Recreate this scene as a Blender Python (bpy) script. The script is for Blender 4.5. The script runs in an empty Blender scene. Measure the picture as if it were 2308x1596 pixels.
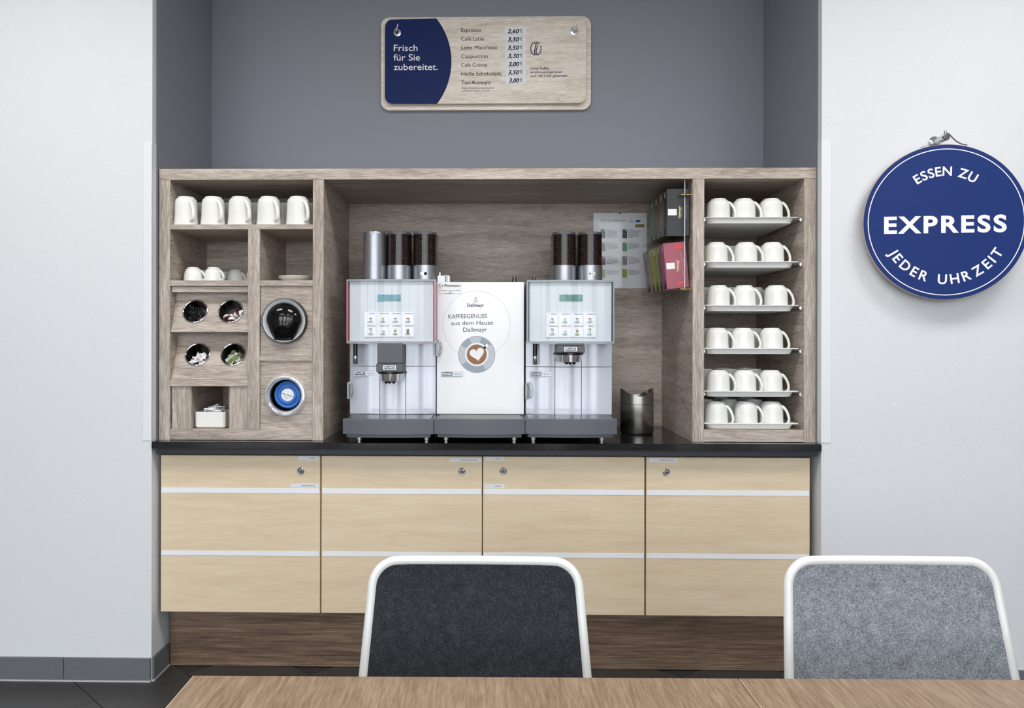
import bpy, bmesh, math, random
from mathutils import Vector, Matrix
random.seed(11)
PI = math.pi
C = bpy.context.scene.collection
# ------------------------------------------------------------------ camera
FPX, CX, CY = 1824.0, 1074.0, 765.0
YAW, ROLL = math.radians(1.06), math.radians(0.094)
CAM = Vector((0, -3.0, 1.26))
cd = bpy.data.cameras.new('camera'); cam = bpy.data.objects.new('camera', cd); C.objects.link(cam)
cd.sensor_fit = 'HORIZONTAL'; cd.sensor_width = 36.0; cd.lens = FPX / 2308 * 36
cd.shift_x = (1154 - CX) / 2308; cd.shift_y = (CY - 798) / 2308
cd.clip_start = 0.05
cam.matrix_world = Matrix.Translation(CAM) @ Matrix.Rotation(YAW, 4, 'Z') @ Matrix.Rotation(PI/2, 4, 'X') @ Matrix.Rotation(ROLL, 4, 'Z')
bpy.context.scene.camera = cam
# ------------------------------------------------------------------ light
sc = bpy.context.scene
sc.view_settings.view_transform = 'Standard'; sc.view_settings.look = 'None'
sc.view_settings.gamma = 1; sc.view_settings.use_curve_mapping = False
sc.view_settings.exposure = -0.44
wd = bpy.data.worlds.new('daylight'); sc.world = wd; wd.use_nodes = True
nt = wd.node_tree; nt.nodes.clear()
o_ = nt.nodes.new('ShaderNodeOutputWorld'); b_ = nt.nodes.new('ShaderNodeBackground')
tc_ = nt.nodes.new('ShaderNodeTexCoord'); sx_ = nt.nodes.new('ShaderNodeSeparateXYZ'); rp_ = nt.nodes.new('ShaderNodeValToRGB')
nt.links.new(tc_.outputs['Generated'], sx_.inputs[0]); nt.links.new(sx_.outputs[2], rp_.inputs[0])
rp_.color_ramp.elements[0].position = 0.0; rp_.color_ramp.elements[0].color = (0.42, 0.42, 0.42, 1)
rp_.color_ramp.elements[1].position = 0.04; rp_.color_ramp.elements[1].color = (0.90, 0.95, 1.0, 1)
nt.links.new(rp_.outputs[0], b_.inputs[0]); b_.inputs[1].default_value = 9.0
nt.links.new(b_.outputs[0], o_.inputs[0])
def area(name, loc, size, power, color=(1, .985, .97)):
    l = bpy.data.lights.new(name, 'AREA'); l.shape = 'RECTANGLE'; l.size, l.size_y = size; l.energy = power; l.color = color
    o = bpy.data.objects.new(name, l); C.objects.link(o); o.location = loc
    return o
for lx in (-1.7, 0.1, 1.9):
    area('ceiling_light', (lx, -1.25, 2.97), (0.9, 0.6), 30)
    area('ceiling_light', (lx, -3.9, 2.97), (0.9, 0.6), 16)
# ------------------------------------------------------------------ pixel -> place
_R = Vector((math.cos(YAW), math.sin(YAW), 0)); _F = Vector((-math.sin(YAW), math.cos(YAW), 0)); _U = Vector((0, 0, 1))
def ray(px, py):
    u, v = (px - CX) / FPX, (CY - py) / FPX
    u, v = u*math.cos(ROLL) - v*math.sin(ROLL), u*math.sin(ROLL) + v*math.cos(ROLL)
    return _R*u + _F + _U*v
def at(px, py, Y):
    d = ray(px, py); return CAM + d * ((Y - CAM.y) / d.y)
def atz(px, py, z):
    d = ray(px, py); return CAM + d * ((z - CAM.z) / d.z)
def PX(px, Y, py=765): return at(px, py, Y).x
def PZ(py, Y, px=1108): return at(px, py, Y).z
# ------------------------------------------------------------------ materials
def lin(c):
    return tuple(((v/255)/12.92 if v/255 <= .04045 else ((v/255+.055)/1.055)**2.4) for v in c) + (1,)
def mat(name, rgb, rough=.5, metal=0, **k):
    m = bpy.data.materials.new(name); m.use_nodes = True
    p = m.node_tree.nodes['Principled BSDF']
    p.inputs['Base Color'].default_value = lin(rgb); p.inputs['Roughness'].default_value = rough; p.inputs['Metallic'].default_value = metal
    for a, v in k.items(): p.inputs[a.replace('_', ' ')].default_value = v
    return m
def N(m, t, **k):
    n = m.node_tree.nodes.new(t)
    for a, v in k.items(): setattr(n, a, v)
    return n
def L(m, a, b): m.node_tree.links.new(a, b)
def coords(m, scale=(1, 1, 1), loc=(0, 0, 0)):
    t = N(m, 'ShaderNodeTexCoord'); mp = N(m, 'ShaderNodeMapping'); mp.inputs['Scale'].default_value = scale; mp.inputs['Location'].default_value = loc
    L(m, t.outputs['Object'], mp.inputs['Vector']); return mp.outputs[0]
def noise(m, vec, scale, detail=4, rough=.55, dist=0):
    n = N(m, 'ShaderNodeTexNoise'); n.inputs['Scale'].default_value = scale; n.inputs['Detail'].default_value = detail
    n.inputs['Roughness'].default_value = rough; n.inputs['Distortion'].default_value = dist; L(m, vec, n.inputs['Vector']); return n.outputs['Fac']
def ramp(m, fac, stops):
    r = N(m, 'ShaderNodeValToRGB'); e = r.color_ramp.elements
    while len(e) < len(stops): e.new(.5)
    for i, (p, c) in enumerate(stops): e[i].position = p; e[i].color = lin(c) if len(c) == 3 else c
    L(m, fac, r.inputs[0]); return r.outputs[0]
def mixc(m, fac, a, b, mode='MIX'):
    n = N(m, 'ShaderNodeMix', data_type='RGBA', blend_type=mode)
    for s, v in ((0, fac), (6, a), (7, b)):
        if hasattr(v, 'is_linked') or isinstance(v, bpy.types.NodeSocket): L(m, v, n.inputs[s])
        else: n.inputs[s].default_value = v
    return n.outputs[2]
def bump(m, h, strength=.2, dist=.001):
    b = N(m, 'ShaderNodeBump'); b.inputs['Strength'].default_value = strength; b.inputs['Distance'].default_value = dist
    L(m, h, b.inputs['Height']); L(m, b.outputs[0], m.node_tree.nodes['Principled BSDF'].inputs['Normal'])
def axis_scale(ax, along, across):
    return tuple(along if i == ax else across for i in range(3))
def oak(name, ax, dark, mid, light, seed=0, rough=.55, streak=.55, fine=(90, 6)):
    m = mat(name, mid, rough); p = m.node_tree.nodes['Principled BSDF']
    v = coords(m, axis_scale(ax, 1.6, 16), (seed, seed*1.7, seed*.6))
    broad = noise(m, v, 1.7, 8, .68, .5)
    base = ramp(m, broad, [(.22, dark), (.5, mid), (.8, light)])
    v2 = coords(m, axis_scale(ax, fine[1]*1.6, fine[0]*1.9), (seed*2, 3, seed))
    fn = noise(m, v2, 2.2, 4, .7)
    streaks = ramp(m, fn, [(.34, (96, 96, 96)), (.5, (188, 188, 188)), (.66, (246, 246, 246))])
    c = mixc(m, streak, base, streaks, 'SOFT_LIGHT')
    v5 = coords(m, axis_scale(ax, 9, 70), (seed, 5, seed*3)); md = noise(m, v5, 1.8, 5, .7)
    c = mixc(m, streak*.45, c, ramp(m, md, [(.30, (118, 118, 118)), (.5, (188, 188, 188)), (.70, (236, 236, 236))]), 'SOFT_LIGHT')
    # short saw marks across the grain, in patches
    v3 = coords(m, axis_scale(ax, 150, 16), (1, seed, 2)); cr = noise(m, v3, 1.4, 2, .5)
    v4 = coords(m, (5, 5, 5), (seed, 1, 4)); pt = noise(m, v4, 1.0, 3, .5)
    mk = N(m, 'ShaderNodeMath', operation='MULTIPLY')
    L(m, ramp(m, cr, [(.58, (0, 0, 0)), (.68, (190, 190, 190))]), mk.inputs[0]); L(m, ramp(m, pt, [(.5, (0, 0, 0)), (.62, (170, 170, 170))]), mk.inputs[1])
    c = mixc(m, mk.outputs[0], c, lin(light))
    L(m, c, p.inputs['Base Color']); bump(m, fn, .25, .0006)
    return m
def plain_noise(name, rgb, amp, scale, rough=.6, bstr=0, **k):
    m = mat(name, rgb, rough, **k); p = m.node_tree.nodes['Principled BSDF']
    f = noise(m, coords(m), scale, 5, .6)
    lo = tuple(max(0, c-amp) for c in rgb); hi = tuple(min(255, c+amp) for c in rgb)
    L(m, ramp(m, f, [(.3, lo), (.7, hi)]), p.inputs['Base Color'])
    if bstr: bump(m, f, bstr, .001)
    return m
def clear(name, tint=(255, 255, 255), rough=.02, ior=1.45):
    m = bpy.data.materials.new(name); m.use_nodes = True; nt = m.node_tree; nt.nodes.clear()
    o = nt.nodes.new('ShaderNodeOutputMaterial'); mx = nt.nodes.new('ShaderNodeMixShader'); t = nt.nodes.new('ShaderNodeBsdfTransparent'); g = nt.nodes.new('ShaderNodeBsdfGlossy'); f = nt.nodes.new('ShaderNodeLayerWeight'); pw = nt.nodes.new('ShaderNodeMath'); pw.operation = 'POWER'; pw.inputs[1].default_value = 5; ma = nt.nodes.new('ShaderNodeMath'); ma.operation = 'MULTIPLY_ADD'; ma.inputs[1].default_value = .9; ma.inputs[2].default_value = ((ior-1)/(ior+1))**2
    t.inputs[0].default_value = lin(tint); g.inputs['Roughness'].default_value = rough; nt.links.new(f.outputs['Facing'], pw.inputs[0]); nt.links.new(pw.outputs[0], ma.inputs[0])
    nt.links.new(ma.outputs[0], mx.inputs[0]); nt.links.new(t.outputs[0], mx.inputs[1]); nt.links.new(g.outputs[0], mx.inputs[2]); nt.links.new(mx.outputs[0], o.inputs[0])
    return m
D_, M_, L_ = (136, 123, 112), (178, 165, 154), (210, 200, 190)
OAKX = oak('oak_grain_x', 0, D_, M_, L_, 1, streak=.75); OAKY = oak('oak_grain_y', 1, D_, M_, L_, 3, streak=.75); OAKZ = oak('oak_grain_z', 2, D_, M_, L_, 5, streak=.75)
PRINT_OAK = oak('printed_oak', 0, (180, 168, 154), (216, 207, 195), (234, 228, 219), 8, streak=.8, rough=.4)
PLINTHW = oak('plinth_wood', 0, (82, 63, 49), (118, 95, 76), (152, 130, 110), 12, streak=.8, fine=(60, 1.2))
MAPLE = oak('maple', 0, (216, 193, 159), (226, 207, 176), (233, 217, 192), 20, rough=.42, streak=.16, fine=(60, 3))
TABLEW = oak('table_beech', 1, (132, 106, 83), (150, 126, 102), (163, 141, 117), 30, rough=.42, streak=.5, fine=(60, 5))
WHITE_WALL = plain_noise('white_plaster', (224, 227, 231), 3, 160, .75, .08)
GREY_WALL = plain_noise('grey_paint', (134, 138, 148), 2, 150, .8, .05)
FARWALL = mat('far_wall_taupe', (136, 134, 132), .8)  # unseen side walls, toned dark to cut bounce light into the niche
CEIL = mat('ceiling_white', (240, 240, 238), .9)
WTRIM = mat('white_trim', (236, 238, 240), .35)
GUARD = mat('corner_guard_white', (231, 234, 238), .5)
TILE = plain_noise('floor_tile_anthracite', (58, 57, 56), 7, 260, .42)
GROUT = mat('dark_grout', (46, 42, 41), .9)
BTILE = plain_noise('baseboard_tile_grey', (104, 106, 111), 14, 420, .5)
LGROUT = mat('pale_joint', (190, 192, 194), .8)
STEEL = mat('steel', (205, 207, 212), .18, 1)
BRUSH = mat('brushed_steel', (210, 217, 229), .09, .14)
p = BRUSH.node_tree.nodes['Principled BSDF']; f = noise(BRUSH, coords(BRUSH, (300, 20, 4)), 1.5, 3, .6); bump(BRUSH, f, .035, .0006)
SATIN = mat('satin_silver', (176, 180, 187), .36, .85)
CHROME = mat('chrome', (225, 226, 230), .06, 1)
DARKSTEEL = mat('dark_steel', (120, 118, 115), .2, 1)
BRASS = mat('brass', (178, 152, 98), .3, 1); HANDLE = mat('handle_steel', (150, 152, 156), .2, .8)
BLACK = mat('black_plastic', (18, 18, 20), .3)
GLOSSBLACK = mat('gloss_black', (8, 8, 9), .06)
DGREY = mat('dark_grey_plastic', (92, 95, 102), .42)
MGREY = mat('grey_spout', (86, 88, 94), .45)
SIDEGREY = mat('machine_side_grey', (150, 153, 158), .4)
CERAMIC = mat('white_ceramic', (240, 240, 236), .14)
TRAYM = mat('tray_white', (236, 237, 235), .35)
PAPER = mat('white_paper', (240, 241, 243), .6)
STICKER = mat('sticker_white', (226, 230, 236), .5)
INK = mat('ink_dark', (24, 26, 32), .7, Specular_IOR_Level=.08); MARKER = mat('marker_black', (8, 8, 10), .7, Specular_IOR_Level=.08)
INKG = mat('ink_grey', (84, 85, 88), .7, Specular_IOR_Level=.08)
INKL = mat('ink_light_grey', (150, 152, 156), .6)
NAVY = mat('navy_print', (22, 38, 82), .6, Specular_IOR_Level=.1)
SIGNBLUE = plain_noise('sign_blue', (20, 48, 114), 4, 500, .55, 0, Specular_IOR_Level=.25)
MENUBLUE = plain_noise('menu_blue', (10, 34, 88), 3, 500, .55, 0, Specular_IOR_Level=.2)
WHITEP = mat('white_print', (248, 249, 251), .5)
APRON = mat('navy_apron', (40, 44, 56), .45)
STRIPM = mat('aluminium_strip', (240, 242, 247), .35)
LCD = mat('lcd_teal', (92, 148, 165), .25, Emission_Color=lin((92, 148, 165)), Emission_Strength=.12)
LCDG = mat('lcd_green', (68, 130, 118), .25, Emission_Color=lin((68, 130, 118)), Emission_Strength=.1)
LCDINK = mat('lcd_ink', (20, 48, 66), .4)
GLASS = clear('panel_glass', (254, 255, 255), .02, 1.22)
ACRYL = clear('clear_acrylic', (255, 255, 255), .04, 1.25)
RIMPINK = mat('rim_pink', (196, 122, 132), .2); RIMGREY = mat('rim_grey', (146, 149, 158), .2)  # pink stands in for the rim's LED glow, as plain colour
RIMTEAL = mat('rim_teal_grey', (146, 158, 164), .2)
BLUEL = mat('blue_plastic', (58, 118, 200), .35)
FELTD = mat('felt_charcoal', (50, 52, 58), .95); FELTG = mat('felt_grey', (130, 134, 141), .95)
for m, a, b_2, c_ in ((FELTD, (24, 24, 27), (42, 43, 49), (76, 79, 88)), (FELTG, (88, 91, 97), (138, 143, 150), (188, 193, 200))):
    f1 = noise(m, coords(m), 420, 6, .75); f2 = noise(m, coords(m), 60, 4, .6)
    ad = N(m, 'ShaderNodeMath', operation='MULTIPLY_ADD'); L(m, f2, ad.inputs[0]); ad.inputs[1].default_value = .22; 
    sb = N(m, 'ShaderNodeMath', operation='SUBTRACT'); L(m, f1, sb.inputs[0]); sb.inputs[1].default_value = .11; L(m, sb.outputs[0], ad.inputs[2])
    L(m, ramp(m, ad.outputs[0], [(.36, a), (.5, b_2), (.66, c_)]), m.node_tree.nodes['Principled BSDF'].inputs['Base Color']); bump(m, f1, .5, .0015)
CHAIRW = mat('chair_white', (236, 236, 234), .28)
GRANITE = mat('black_granite', (28, 28, 31), .13)
f = noise(GRANITE, coords(GRANITE), 330, 5, .8)
L(GRANITE, ramp(GRANITE, f, [(.5, (20, 20, 23)), (.62, (44, 44, 48)), (.72, (120, 120, 124))]), GRANITE.node_tree.nodes['Principled BSDF'].inputs['Base Color'])
BEANS = mat('coffee_beans', (36, 25, 21), .16)
vo = N(BEANS, 'ShaderNodeTexVoronoi'); vo.inputs['Scale'].default_value = 150; L(BEANS, coords(BEANS), vo.inputs['Vector'])
L(BEANS, ramp(BEANS, vo.outputs['Distance'], [(.1, (66, 46, 38)), (.45, (36, 25, 22)), (.8, (14, 10, 10))]), BEANS.node_tree.nodes['Principled BSDF'].inputs['Base Color'])
# ------------------------------------------------------------------ mesh helpers
class MB:
    def __init__(s): s.v = []; s.f = []; s.m = []; s.sm = []
    def add(s, vs, fs, mi=0, smooth=False, xf=None):
        b = len(s.v); s.v += [tuple(xf @ Vector(v)) if xf else tuple(v) for v in vs]
        for f in fs: s.f.append(tuple(i+b for i in f)); s.m.append(mi); s.sm.append(smooth)
        return s
    def box(s, x0, x1, y0, y1, z0, z1, mi=0, b=0.0, xf=None, front=None):
        if x1 < x0: x0, x1 = x1, x0
        if y1 < y0: y0, y1 = y1, y0
        if z1 < z0: z0, z1 = z1, z0
        lo, hi = (x0, y0, z0), (x1, y1, z1)
        if b <= 0:
            vs = [(x, y, z) for x in (x0, x1) for y in (y0, y1) for z in (z0, z1)]
            fs = [(0, 1, 3, 2), (4, 6, 7, 5), (0, 4, 5, 1), (2, 3, 7, 6), (0, 2, 6, 4), (1, 5, 7, 3)]
            if front is None: s.add(vs, fs, mi, False, xf)
            else:
                s.add(vs, [fs[2]], front, False, xf); s.add(vs, fs[:2]+fs[3:], mi, False, xf)
            return s
        vs, ix = [], {}
        for a in range(3):
            for sg in [(i, j, k) for i in (0, 1) for j in (0, 1) for k in (0, 1)]:
                c = [hi[q] if sg[q] else lo[q] for q in range(3)]
                for q in range(3):
                    if q != a: c[q] += -b if sg[q] else b
                ix[(a, sg)] = len(vs); vs.append(tuple(c))
        fr, fs = [], []
        for a in range(3):
            o1, o2 = [q for q in range(3) if q != a]
            for sg in (0, 1):
                f = []
                for (i, j) in ((0, 0), (1, 0), (1, 1), (0, 1)):
                    t = [0]*3; t[a] = sg; t[o1] = i; t[o2] = j; f.append(ix[(a, tuple(t))])
                (fr if (a == 1 and sg == 0) else fs).append(tuple(f))
            for i in (0, 1):
                for j in (0, 1):
                    f = []
                    for ax, k in ((o1, 0), (o1, 1), (o2, 1), (o2, 0)):
                        t = [0]*3; t[o1] = i; t[o2] = j; t[a] = k; f.append(ix[(ax, tuple(t))])
                    fs.append(tuple(f))
        for sg in [(i, j, k) for i in (0, 1) for j in (0, 1) for k in (0, 1)]: fs.append(tuple(ix[(a, sg)] for a in range(3)))
        s.add(vs, fr, mi if front is None else front, False, xf); s.add(vs, fs, mi, False, xf)
        return s
    def lathe(s, prof, n=40, mi=0, xf=None, smooth=True, cap0=True, cap1=True):
        vs = [(r*math.cos(2*PI*k/n), r*math.sin(2*PI*k/n), z) for r, z in prof for k in range(n)]
        fs = [(i*n+k, i*n+(k+1) % n, (i+1)*n+(k+1) % n, (i+1)*n+k) for i in range(len(prof)-1) for k in range(n)]
        s.add(vs, fs, mi, smooth, xf)
        if cap0 and prof[0][0] > 1e-6: s.add(vs[:n], [tuple(range(n))[::-1]], mi, False, xf)
        if cap1 and prof[-1][0] > 1e-6: s.add(vs[-n:], [tuple(range(n))], mi, False, xf)
        return s
    def tube(s, path, r, n=12, mi=0, xf=None, closed=False, flat=1.0, up=Vector((0, 0, 1)), caps=True):
        path = [Vector(q) for q in path]; m = len(path); vs = []
        rs = r if isinstance(r, (list, tuple)) else [r]*m
        pn = None
        for i, q in enumerate(path):
            if closed: t = path[(i+1) % m]-path[i-1]
            else: t = path[min(i+1, m-1)]-path[max(i-1, 0)]
            t.normalize()
            if pn is None:
                pn = up.cross(t)
                if pn.length < 1e-4: pn = Vector((1, 0, 0)).cross(t)
            pn = (pn - t*pn.dot(t)).normalized(); bn = t.cross(pn)
            for k in range(n):
                a = 2*PI*k/n; vs.append(q + pn*(rs[i]*math.cos(a)) + bn*(rs[i]*flat*math.sin(a)))
        fs = [(i*n+k, i*n+(k+1) % n, ((i+1) % m)*n+(k+1) % n, ((i+1) % m)*n+k) for i in range(m if closed else m-1) for k in range(n)]
        s.add(vs, fs, mi, True, xf)
        if not closed and caps:
            s.add(vs[:n], [tuple(range(n))[::-1]], mi, False, xf); s.add(vs[-n:], [tuple(range(n))], mi, False, xf)
        return s
    def prism(s, pts, y0, y1, mi=0, xf=None, back=True, side=None):
        n = len(pts); vs = [(a, y0, b) for a, b in pts] + [(a, y1, b) for a, b in pts]
        s.add(vs, [tuple(range(n))], mi, False, xf)
        if y1 != y0:
            s.add(vs, [(k, (k+1) % n, n+(k+1) % n, n+k) for k in range(n)], mi if side is None else side, False, xf)
            if back: s.add(vs, [tuple(range(n, 2*n))[::-1]], mi if side is None else side, False, xf)
        return s
    def flat(s, pts, y, mi=0, xf=None): return s.prism(pts, y, y, mi, xf)
    def holeplate(s, x0, x1, z0, z1, cx, cz, r, y0, y1, n=48, mi=0, xf=None, zr=None):
        zr = zr or r
        an = [2*PI*k/n for k in range(n)] + [math.atan2(b-cz, a-cx) % (2*PI) for a in (x0, x1) for b in (z0, z1)]
        an = sorted(set(round(a, 6) for a in an)); m = len(an); inn, out = [], []
        for a in an:
            ca, sa = math.cos(a), math.sin(a); inn.append((cx+r*ca, cz+zr*sa)); t = 1e9
            if ca > 1e-9: t = min(t, (x1-cx)/ca)
            if ca < -1e-9: t = min(t, (x0-cx)/ca)
            if sa > 1e-9: t = min(t, (z1-cz)/sa)
            if sa < -1e-9: t = min(t, (z0-cz)/sa)
            out.append((cx+t*ca, cz+t*sa))
        vs = [(a, y, b) for y in (y0, y1) for ring in (inn, out) for a, b in ring]
        fs = []
        for k in range(m):
            j = (k+1) % m
            fs += [(k, j, m+j, m+k), (2*m+k, 3*m+k, 3*m+j, 2*m+j), (k, 2*m+k, 2*m+j, j), (m+k, m+j, 3*m+j, 3*m+k)]
        return s.add(vs, fs, mi, False, xf)
    def text(s, t, xf, mi=0, **k):
        vs, fs, w = glyphs(t, **k); return s.add([(a, 0, b) for a, b in vs], fs, mi, False, xf)
    def mesh(s, name):
        me = bpy.data.meshes.new(name); me.from_pydata(s.v, [], s.f)
        me.polygons.foreach_set('material_index', s.m); me.polygons.foreach_set('use_smooth', s.sm)
        bm = bmesh.new(); bm.from_mesh(me); bmesh.ops.remove_doubles(bm, verts=bm.verts, dist=1e-6)
        bmesh.ops.recalc_face_normals(bm, faces=bm.faces)
        for e_ in bm.edges:
            if len(e_.link_faces) == 2 and e_.calc_face_angle(0) > .62: e_.smooth = False
        bm.to_mesh(me); bm.free(); me.update(); return me
_gc = {}
def glyphs(t, bold=0.0, shear=0.0, space=1.0, align='LEFT'):
    """flat letter outlines as (verts2d, faces, width), scaled so that a capital H is 1 high"""
    key = (t, bold, shear, space)
    if key not in _gc:
        cu = bpy.data.curves.new('lettering_source', 'FONT'); cu.body = t; cu.resolution_u = 6; cu.offset = bold; cu.shear = shear; cu.space_character = space
        ob = bpy.data.objects.new('lettering_source', cu); C.objects.link(ob)
        me = bpy.data.meshes.new_from_object(ob.evaluated_get(bpy.context.evaluated_depsgraph_get()))
        vs = [(v.co.x, v.co.y) for v in me.vertices]; fs = [tuple(q.vertices) for q in me.polygons]
        bpy.data.objects.remove(ob); bpy.data.curves.remove(cu); bpy.data.meshes.remove(me)
        _gc[key] = (vs, fs)
    vs, fs = _gc[key]; H = CAPH or 1.0
    vs = [(a/H, b/H) for a, b in vs]
    x0 = min((v[0] for v in vs), default=0); x1 = max((v[0] for v in vs), default=0); w = x1-x0
    sh = -x0 - (w/2 if align == 'CENTER' else w if align == 'RIGHT' else 0)
    return [(a+sh, b) for a, b in vs], fs, w
CAPH = None
_h = glyphs('H')[0]; CAPH = max(b for a, b in _h)
def rrect(x0, x1, z0, z1, r, n=8):
    pts = []
    for cx, cz, a0 in ((x1-r, z1-r, 0), (x0+r, z1-r, PI/2), (x0+r, z0+r, PI), (x1-r, z0+r, 3*PI/2)):
        pts += [(cx+r*math.cos(a0+PI/2*k/n), cz+r*math.sin(a0+PI/2*k/n)) for k in range(n+1)]
    return pts
def ell(cx, cz, rx, rz, n=20, a0=0, a1=2*PI):
    full = abs(a1-a0-2*PI) < 1e-6
    return [(cx+rx*math.cos(a0+(a1-a0)*k/(n if full else n-1)), cz+rz*math.sin(a0+(a1-a0)*k/(n if full else n-1))) for k in range(n)]
def ringpts(mb, cx, cz, r0, r1, y, mi=0, n=64, xf=None, a0=0, a1=2*PI):
    i = ell(cx, cz, r0, r0, n+1, a0, a1-1e-5) ; o = ell(cx, cz, r1, r1, n+1, a0, a1-1e-5)
    vs = [(a, y, b) for a, b in i+o]; mb.add(vs, [(k, k+1, n+2+k, n+1+k) for k in range(n)], mi, False, xf)
def T(x, y, z): return Matrix.Translation((x, y, z))
def S(x, y, z): return Matrix.Diagonal((x, y, z, 1))
def RX(a): return Matrix.Rotation(a, 4, 'X')
def RY(a): return Matrix.Rotation(a, 4, 'Y')
def RZ(a): return Matrix.Rotation(a, 4, 'Z')
# ------------------------------------------------------------------ scene objects
def tag(o, label=None, cat=None, group=None, kind=None):
    if label: o['label'] = label
    if cat: o['category'] = cat
    if group: o['group'] = group
    if kind: o['kind'] = kind
    return o
def thing(name, label, cat, loc=(0, 0, 0), rot=(0, 0, 0), group=None, kind=None):
    o = bpy.data.objects.new(name, None); C.objects.link(o); o.empty_display_size = .05
    o.location = loc; o.rotation_euler = rot
    return tag(o, label, cat, group, kind)
def put(name, mb, mats, parent=None, world=True, label=None):
    me = mb.mesh(name) if isinstance(mb, MB) else mb
    if not me.materials:
        for m in (mats if isinstance(mats, (list, tuple)) else [mats]): me.materials.append(m)
    o = bpy.data.objects.new(name, me); C.objects.link(o)
    if parent:
        o.parent = parent
        if world:
            w = Vector((0, 0, 0)); q = parent
            while q: w += q.location; q = q.parent
            o.location = -w
    if label: o['label'] = label
    return o
def solo(name, mb, mats, label=None, cat=None, group=None, kind=None):
    return tag(put(name, mb, mats), label, cat, group, kind)
def copy_tree(o, parent=None):
    c = o.copy(); C.objects.link(c); c.parent = parent
    for ch in o.children: copy_tree(ch, c)
    return c
def letters(parent, mats, t, pxl, pxr, py, cap, Y, name='lettering', bold=0, shear=0, space=1.0, rot=0, label=None):
    """one printed line: left/right pixel, baseline pixel, capital height in pixels, on plane Y"""
    a = at(pxl, py, Y); b = at(pxr, py, Y); c = at(pxl, py-cap, Y)
    vs, fs, w = glyphs(t, bold, shear, space)
    mb = MB().add([(x, 0, z) for x, z in vs], fs, 0, False, T(a.x, Y, a.z) @ RY(-rot) @ S((b.x-a.x)/w, 1, c.z-a.z))
    return put(name, mb, mats, parent, label=label)

# ================================================================== THE SETTING
YW = -0.045                       # front plane of the white wall
YB = 0.58                         # back of the niche
XL, XR = PX(342.5, YW), PX(1851.5, YW)
ZC = 0.882                        # top of the worktop
RIGHT_YAW = math.radians(3.3)
wl = solo('wall_left', MB().box(-3.3, XL, YW, 0.8, 0, 3.0), WHITE_WALL, kind='structure')
rw = MB().box(0, 2.3, 0, .1, 0, 3.0, xf=T(XR, YW, 0) @ RZ(-RIGHT_YAW)); rw.box(XR, XR+.12, YW+.001, .8, 0, 3.0)
solo('wall_right', rw, WHITE_WALL, kind='structure')
solo('wall_back', MB().box(XL-.1, XR+.1, YB, YB+.1, 0, 3.0), GREY_WALL, kind='structure')
solo('wall_niche_left', MB().box(XL, XL+.003, YW+.031, YB, ZC, 3.0), GREY_WALL, kind='structure')
solo('wall_niche_right', MB().box(XR-.003, XR, YW+.031, YB, ZC, 3.0), GREY_WALL, kind='structure')
solo('ceiling', MB().box(-3.3, 3.5, -6.2, .8, 3.0, 3.1), CEIL, kind='structure')
solo('wall_far_left', MB().box(-3.4, -3.3, -6.2, .8, 0, 3.0), FARWALL, kind='structure')
solo('wall_far_right', MB().box(3.4, 3.5, -6.2, .8, 0, 3.0), FARWALL, kind='structure')
# glazed front of the room behind the camera
wmb = MB()
for x, w_ in [(-3.3+.55*k, .05) for k in range(13)] + [(-2.0, .4), (-.75, .3), (.95, .4), (2.35, .3)]: wmb.box(x, min(x+w_, 3.4), -6.2, -6.12, 0, 3.0)  # wide pillars added to put streaks into the machines' reflections
for z in (0, 2.2, 2.86): wmb.box(-3.3, 3.4, -6.2, -6.12, z, z+(.14 if z != 2.2 else .05))
solo('window_1', wmb, WTRIM, kind='structure')
# floor: base in joint colour, tiles as pieces
fl = solo('floor', MB().box(-3.4, 3.5, -6.2, .8, -.1, -.003), GROUT, kind='structure')
pitch = .3286; V0 = atz(697, 1521, 0)
tm = MB(); h = pitch/2-.0022; tm.box(-h, h, -h, h, -.012, 0, b=.0012); tmesh = tm.mesh('floor_tile'); tmesh.materials.append(TILE)
for i in range(-22, 22):
    for j in range(-22, 22):
        u, w = (i+.5)*pitch, (j+.5)*pitch
        x = V0.x + (u-w)*math.sqrt(.5); y = V0.y + (u+w)*math.sqrt(.5)
        if -2.75 < x < 2.0 and -2.1 < y < .2:
            o = put('floor_tile', tmesh, TILE, fl, False); o.location = (x, y, 0); o.rotation_euler = (0, 0, PI/4)
# baseboards: tile strips with joints
ZBT = at(340, 1484.5, YW-.008).z
def baseboard(name, segs, xf, g=True):
    r = thing(name, None, None, kind='structure'); r.location = xf.translation
    e = xf.to_euler(); r.rotation_euler = e
    for a, b in segs: put('baseboard_tile', MB().box(a+.0012, b-.0012, -.009, 0, .006, ZBT, b=.001), BTILE, r, False)
    put('joint_strip', MB().box(segs[0][0], segs[-1][1], -.011, 0, 0, .0055), LGROUT, r, False)
    return r
xs = PX(147, YW)
baseboard('baseboard_left', [(xs-XL-1.2, xs-XL-.6), (xs-XL-.6, xs-XL), (xs-XL, .0)], T(XL, YW, 0))
baseboard('baseboard_niche_left', [(0.0, .145)], T(XL, YW, 0) @ RZ(PI/2))
baseboard('baseboard_niche_right', [(-.145, .0)], T(XR, YW, 0) @ RZ(-PI/2))
baseboard('baseboard_right', [(0.0, .25), (.25, .85), (.85, 1.45), (1.45, 2.05)], T(XR, YW, 0) @ RZ(-RIGHT_YAW))
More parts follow.
